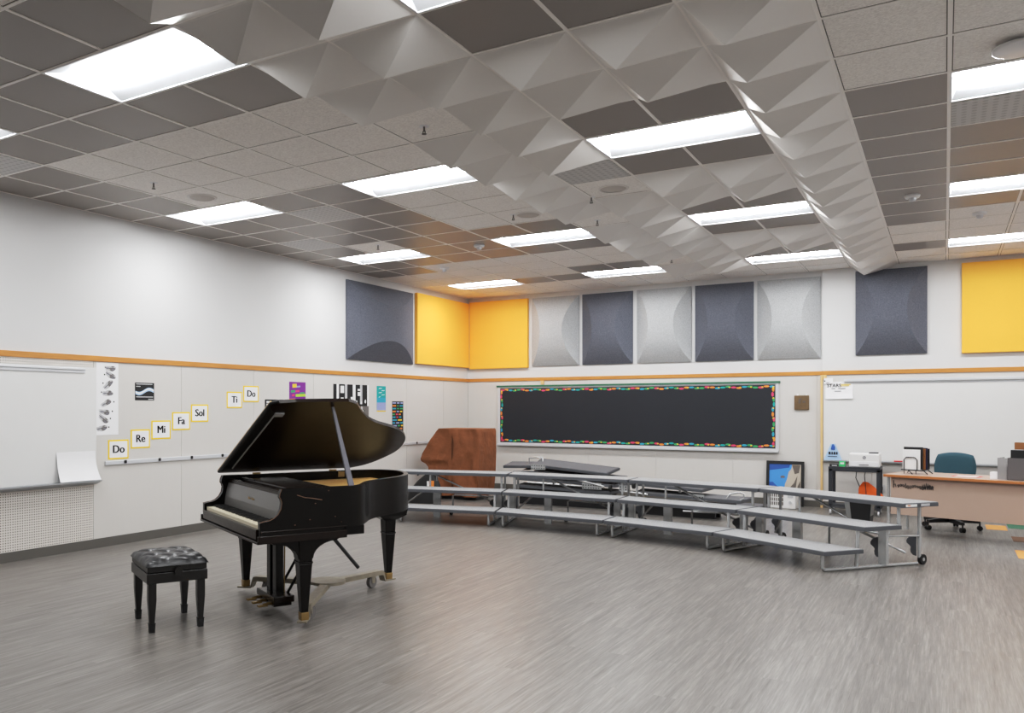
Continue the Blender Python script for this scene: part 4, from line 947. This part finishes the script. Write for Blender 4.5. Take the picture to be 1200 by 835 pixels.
# gig bag
t = thing('gig_bag', 'black padded gig bag with an orange tag on the floor before the brown cover', 'bag', (-7.18, 5.75, 0), .1)
b = MB(); sec = []
for k in range(9):
    u = k / 8; w2 = .30 * (1 - .75 * u ** 2.2); d2 = .15 * (1 - .6 * u); z = .46 * u ** .9
    sec.append([(w2 * math.copysign(abs(math.cos(2 * PI * q / 20)) ** .7, math.cos(2 * PI * q / 20)) + .12 * u, d2 * math.sin(2 * PI * q / 20), z) for q in range(20)])
b.add([p_ for s_ in sec for p_ in s_], [(k * 20 + q, k * 20 + (q + 1) % 20, (k + 1) * 20 + (q + 1) % 20, (k + 1) * 20 + q) for k in range(8) for q in range(20)], 0, True); b.add(sec[8], [tuple(range(20))])
b.build('body', 'rubber', t, recalc=False)
MB().box(.17, .25, -.135, -.122, .25, .37).build('tag', 'orange2', t); MB().box(.13, .165, -.137, -.124, .27, .36).build('tag', 'white2', t)
MB().tube([(-.1, -.02, .44), (.0, -.02, .50), (.2, -.02, .50), (.25, -.02, .42)], .012).build('strap', 'black', t)

# ------------------------------------------------------------------ desk corner
DA = math.radians(-16.7)
t = thing('teacher_desk', 'beige laminate teacher desk with black doodles on its front panel', 'desk', (-.635, 5.80, 0), DA)
MB().box(-.01, 1.83, 0, .76, .703, .73).build('desktop', 'desk', t); MB().box(-.018, 1.838, -.012, 0, .700, .731).box(-.018, -.01, 0, .76, .70, .731).build('edge_band', 'deskedge', t, bevel=.003)
MB().box(.045, 1.76, .05, .07, .255, .703).build('modesty_panel', 'desk', t)
for x in (.01, 1.77):
    for y in (.08, .70): MB().tube([(x, y, 0), (x, y, .703)], .017, 10).build('leg', 'galv', t)
dd = MB(); rr = random.Random(8); x = .06
def stroke(p): dd.tube([(a, .047, z) for a, z in p], .0045, 5)
stroke([(.075, .66), (.075, .57)]); stroke([(.075, .60), (.095, .62), (.105, .58)])
for k in range(15):
    x = .12 + .026 * k; zc = .595 + .012 * math.sin(k * 1.1)
    stroke([(x, zc), (x + .010, zc + rr.uniform(.01, .04)), (x + .02, zc + rr.uniform(-.01, .015)), (x + .012, zc - .018), (x + .004, zc - .004)])
for k in range(6): x = .38 + .02 * k; stroke([(x, .57), (x + .01, .65 - .01 * abs(k - 2)), (x + .02, .57)])
dd.build('doodle', 'ink', t)
DM = Matrix.Translation((-.635, 5.80, 0)) @ Matrix.Rotation(DA, 4, 'Z')
def dpt(x, y, z=.731): return DM @ Vector((x, y, z))
# wire file sorter with folders (sorter is one thing, folders others)
t = thing('file_sorter', 'black wire file sorter standing on the desk near the printer', 'file sorter', dpt(.12, .36), DA)
s = MB()
for x in (0, .13):
    s.tube([(x, -.1, .0), (x, -.1, .04)], .004, 6)
s.tube([(.0, -.105, .05), (.0, -.105, .17), (.025, -.105, .2), (.12, -.105, .2), (.145, -.105, .17), (.145, -.105, .05)], .006, 6)
s.tube([(-.03, -.1, .05), (.2, -.1, .045), (.2, .1, .05), (-.03, .1, .055), (-.03, -.1, .05)], .007, 6)
s.tube([(.04, -.1, .05), (.1, -.12, .0)], .006, 6); s.tube([(.17, 0, .05), (.24, -.05, .004)], .006, 6); s.tube([(.0, .1, .05), (-.04, .13, .0)], .006, 6); s.tube([(.19, .1, .05), (.24, .13, .0)], .006, 6)
s.build('wire_frame', 'black', t)
for k, (x0, x1, y, h, m, lab) in enumerate(((-.02, .17, -.09, .24, 'white2', 'white paper folder at the front of the wire file sorter'), (-.02, .185, -.05, .27, 'black', 'black folder standing second in the wire file sorter'), (.0, .2, -.01, .25, 'cardboard', 'brown card folder in the wire file sorter'), (.0, .21, .03, .26, 'navy', 'dark blue folder in the wire file sorter'), (.0, .22, .07, .25, 'black2', 'black folder at the back of the wire file sorter'))):
    f = thing('file_folder', lab, 'folder', dpt(.12, .36, .785), DA, 'folders in the wire sorter')
    MB().box(x0, x1, y, y + .02, 0, h).build('cover', m, f); MB().box(x0 + .006, x1 - .006, y + .005, y + .015, .004, h - .005).build('pages', 'paper', f)
t = thing('desk_paper', 'white paper with red edges lying flat on the desk in front of the chair', 'paper', dpt(.62, .25, .7315), DA)
MB().box(0, .28, 0, .2, 0, .001).build('sheet', 'red', t); MB().box(.03, .25, .02, .17, .001, .0016).build('print', 'white2', t)
t = thing('file_box', 'grey desk file box packed with a binder and cardboard, on the desk', 'file box', dpt(1.21, .12), DA)
b = MB(); b.box(0, .34, 0, .008, 0, .245); b.box(0, .34, .27, .278, 0, .245); b.box(0, .008, .008, .27, 0, .245); b.box(.332, .34, .008, .27, 0, .245); b.box(0, .34, 0, .27, 0, .008); b.build('shell', 'greymesh', t)
t = thing('binder', 'black binder standing in the grey file box', 'binder', dpt(1.225, .14, .74), DA)
MB().box(.01, .30, 0, .07, 0, .325).build('cover', 'black', t, bevel=.004); MB().box(.02, .30, .012, .058, .004, .327).build('pages', 'palegrey', t)
t = thing('binder', 'slim blue binder at the end of the grey file box', 'binder', dpt(1.222, .225, .74), DA)
MB().box(-.0, .2, 0, .05, 0, .29).build('cover', 'blue', t)
t = thing('cardboard_box', 'brown cardboard box lid poking above the binder in the file box', 'box', dpt(1.235, .30, .74), DA)
MB().box(0, .3, 0, .05, 0, .40).build('carton', 'cardboard', t); MB().box(.0, .3, -.004, .054, .32, .402).build('lid', 'cardboard', t)
t = thing('letter_tray', 'clear acrylic tray beside the grey file box on the desk', 'tray', dpt(1.11, .15), DA)
b = MB(); b.box(0, .09, 0, .006, 0, .24); b.box(0, .006, .006, .25, 0, .24); b.box(0, .09, .006, .25, 0, .006); b.build('shell', 'acrylic', t); MB().box(.012, .08, .012, .24, .007, .16).build('paper', 'paper', t)
t = thing('memo_block', 'low white memo paper block beside the acrylic tray', 'paper', dpt(1.03, .18), DA)
MB().box(0, .075, 0, .1, 0, .075).build('block', 'paper', t, bevel=.002)

# office chair
t = thing('office_chair', 'teal upholstered office chair on a black five star base behind the desk', 'chair', (.03, 6.78, 0), math.radians(-14))
for k in range(5):
    a = 2 * PI * k / 5 + .35; d = Vector((math.cos(a), math.sin(a), 0)); w2 = Vector((-d.y, d.x, 0)); b = MB(); vs = []
    for q, hw_, z0_, z1_ in ((.03, .035, .09, .16), (.32, .022, .09, .125)): vs += [d * q + w2 * hw_ + Vector((0, 0, z0_)), d * q - w2 * hw_ + Vector((0, 0, z0_)), d * q - w2 * hw_ + Vector((0, 0, z1_)), d * q + w2 * hw_ + Vector((0, 0, z1_))]
    b.add(vs, [(q, (q + 1) % 4, 4 + (q + 1) % 4, 4 + q) for q in range(4)] + [(3, 2, 1, 0), (4, 5, 6, 7)]); b.build('base_arm', 'black', t)
    c = d * .315; cs = MB(); cs.cyl(c + Vector((0, 0, .05)), c + Vector((0, 0, .1)), .009, n=8)
    for s in (-1, 1): cs.cyl(c + w2 * (.006 * s) + Vector((0, 0, .03)), c + w2 * (.026 * s) + Vector((0, 0, .03)), .03, n=14)
    cs.build('caster', 'rubber', t)
MB().cyl((0, 0, .09), (0, 0, .25), .03, n=14).cyl((0, 0, .25), (0, 0, .42), .016, n=12).build('gas_column', 'black', t)
def pad(w2, d2, th_, yy, M):
    b = MB(); nx_, ny_ = 18, 14; out = []
    for sgn in (1, -1):
        vs = []
        for a in range(nx_ + 1):
            for c in range(ny_ + 1):
                x, y = -1 + 2 * a / nx_, -1 + 2 * c / ny_
                # squircle outline
                px, py = x * math.sqrt(max(0, 1 - y * y * .30)), y * math.sqrt(max(0, 1 - x * x * .30))
                e = max(0, (1 - x ** 6) * (1 - y ** 6)) ** .5
                vs.append(M @ Vector((px * w2, py * d2, sgn * th_ * e)))
        b.add(vs, [(a * (ny_ + 1) + c, (a + 1) * (ny_ + 1) + c, (a + 1) * (ny_ + 1) + c + 1, a * (ny_ + 1) + c + 1)[::sgn] for a in range(nx_) for c in range(ny_)], 0, True)
    return b
pad(.25, .24, .04, 0, Matrix.Translation((0, -.02, .46))).build('seat', 'teal', t, recalc=False)
pad(.235, .2, .035, 0, Matrix.Translation((0, .22, .76)) @ Matrix.Rotation(math.radians(82), 4, 'X')).build('backrest', 'teal', t, recalc=False)
MB().tube([(0, .05, .41), (0, .22, .42), (0, .275, .5), (0, .262, .72)], .02, 8).box(-.1, .1, -.1, .1, .4, .425).build('back_support', 'black', t)

# cart with printer
t = thing('rolling_cart', 'dark metal rolling cart holding the printer, beside the wooden post', 'cart', (-1.45, 7.62, 0))
cw, cd = .66, .46
MB().box(0, cw, 0, cd, .655, .685).box(0, cw, 0, .012, .62, .655).box(0, cw, cd - .012, cd, .62, .655).build('top_shelf', 'steelblue', t, bevel=.004)
MB().box(0, cw, 0, cd, .10, .125).box(0, cw, 0, .012, .125, .15).build('lower_shelf', 'steelblue', t, bevel=.004)
for x in (0, cw - .05):
    for y in (0, cd - .03):
        o = MB().box(x, x + .05, y, y + .03, .08, .655).build('leg', 'steelblue', t, bevel=.003)
        c = Vector((x + .025, y + .015, .035)); MB().cyl(c + Vector((-.012, 0, 0)), c + Vector((.012, 0, 0)), .035, n=16).cyl(c + Vector((0, 0, .02)), c + Vector((0, 0, .05)), .01, n=8).build('caster_wheel', 'palegrey', o)
MB().tube([(cw / 2, cd, .65), (cw / 2 - .02, cd + .06, .5), (cw / 2 + .03, cd + .1, .36), (cw / 2 + .12, cd + .16, .33)], .006, 6).build('power_cord', 'black', t)
t = thing('printer', 'white laser printer on top of the rolling cart', 'printer', (-1.19, 7.66, .685))
MB().box(0, .39, 0, .36, 0, .20).build('body', 'printer', t, bevel=.018); MB().box(.03, .36, .04, .3, .198, .206).build('output_tray', 'palegrey', t, bevel=.003)
MB().box(.25, .37, .03, .1, .2, .215).build('control_panel', 'black', t, bevel=.003); MB().box(.02, .37, -.004, 0, .015, .085).build('paper_drawer', 'white', t, bevel=.004)
MB().box(.13, .25, -.008, -.003, .03, .042).build('drawer_slot', 'midgrey', t)
lg = MB(); lg.cyl((.195, -.0015, .14), (.195, .004, .14), .022, n=24); txt(lg, 'hp', .03, (.195, -.002, .141), 1); lg.build('logo', ['inkgrey', 'white2'], t, recalc=False)
t = thing('card_box', 'small bright green box on the cart beside the printer', 'box', (-1.32, 7.70, .685)); MB().box(0, .08, 0, .06, 0, .075).build('carton', 'greenbox', t, bevel=.003)
MB().box(.015, .065, -.001, 0, .035, .06).build('print', 'white2', t)
t = thing('network_switch', 'flat black device with white front lying at the cart corner', 'electronics', (-1.44, 7.66, .685)); MB().box(0, .11, 0, .1, 0, .035).build('case', 'black', t, bevel=.003)
MB().box(.03, .1, -.002, 0, .008, .022).build('ports', 'palegrey', t)
t = thing('drawstring_bag', 'bright orange drawstring bag hanging under the cart top', 'bag', (-1.0, 7.92, .2))
b = MB(); sec = []
for k in range(10):
    u = k / 9; w2 = .03 + .13 * math.sin(PI * min(1, (1 - u) * .62 + .0)) ; d2 = .02 + .05 * (1 - u)
    sec.append([(w2 * math.cos(2 * PI * q / 18) * (1 + .06 * math.sin(5 * q + k)) + .09 * (1 - u), d2 * math.sin(2 * PI * q / 18), .26 * u) for q in range(18)])
b.add([p_ for s_ in sec for p_ in s_], [(k * 18 + q, k * 18 + (q + 1) % 18, (k + 1) * 18 + (q + 1) % 18, (k + 1) * 18 + q) for k in range(9) for q in range(18)], 0, True); b.add(sec[9], [tuple(range(18))]); b.add(sec[0], [tuple(range(18))])
b.build('pouch', 'orange', t, recalc=False)
MB().tube([(0, 0, .25), (-.01, 0, .35), (.01, 0, .455)], .006, 6).tube([(.02, -.07, .02), (.01, -.045, .15), (.0, -.02, .25)], .005, 6).build('drawstring', 'black', t)
t = thing('waste_bin', 'grey translucent waste bin with black liner on the floor by the desk', 'bin', (-.98, 6.75, 0), -.1)
b = MB(); n4 = 4
b.frustum((0, 0), .13, .11, 0, .165, .14, .33); b.build('tub', 'bin', t, bevel=.01)
MB().frustum((.03, -.002), .105, .1125, .03, .13, .1405, .325).build('liner', 'black', t)
MB().box(-.17, .17, -.145, .145, .33, .338).build('rim', 'bin', t, bevel=.003)

# ------------------------------------------------------------------ camera, world, view
cam = bpy.data.cameras.new('camera'); cam.sensor_width = 36; cam.lens = 970.2 / 1200 * 36
cam.shift_x = (600 - 499) / 1200; cam.shift_y = (478.5 - 417.5) / 1200; cam.clip_start = .05; cam.clip_end = 100
co = bpy.data.objects.new('camera', cam); C.objects.link(co); co.location = (CAMX, CAMY, 1.52); co.rotation_euler = (PI / 2, 0, .5601)
sc = bpy.context.scene; sc.camera = co
wd_ = bpy.data.worlds.new('world'); sc.world = wd_; wd_.use_nodes = True
wd_.node_tree.nodes['Background'].inputs['Color'].default_value = (.9, .93, 1, 1); wd_.node_tree.nodes['Background'].inputs['Strength'].default_value = .3
sc.view_settings.view_transform = 'Standard'; sc.view_settings.look = 'None'; sc.view_settings.exposure = .80; sc.view_settings.gamma = 1
# soft shoulder, like the photograph's exposure blending
sc.view_settings.use_curve_mapping = True
cmap = sc.view_settings.curve_mapping; cmap.use_clip = False; cv = cmap.curves[3]
pts_ = [(0, 0), (.06, .062), (.15, .176), (.30, .325), (.55, .465), (1.0, .66)]
cv.points[0].location = pts_[0]; cv.points[1].location = pts_[-1]
for q in pts_[1:-1]: cv.points.new(*q)
cmap.update()
sc.cycles.max_bounces = 10; sc.cycles.diffuse_bounces = 6; sc.cycles.glossy_bounces = 4; sc.cycles.transmission_bounces = 6
sc.cycles.use_denoising = True; sc.cycles.caustics_reflective = False; sc.cycles.caustics_refractive = False; sc.cycles.sample_clamp_indirect = 6
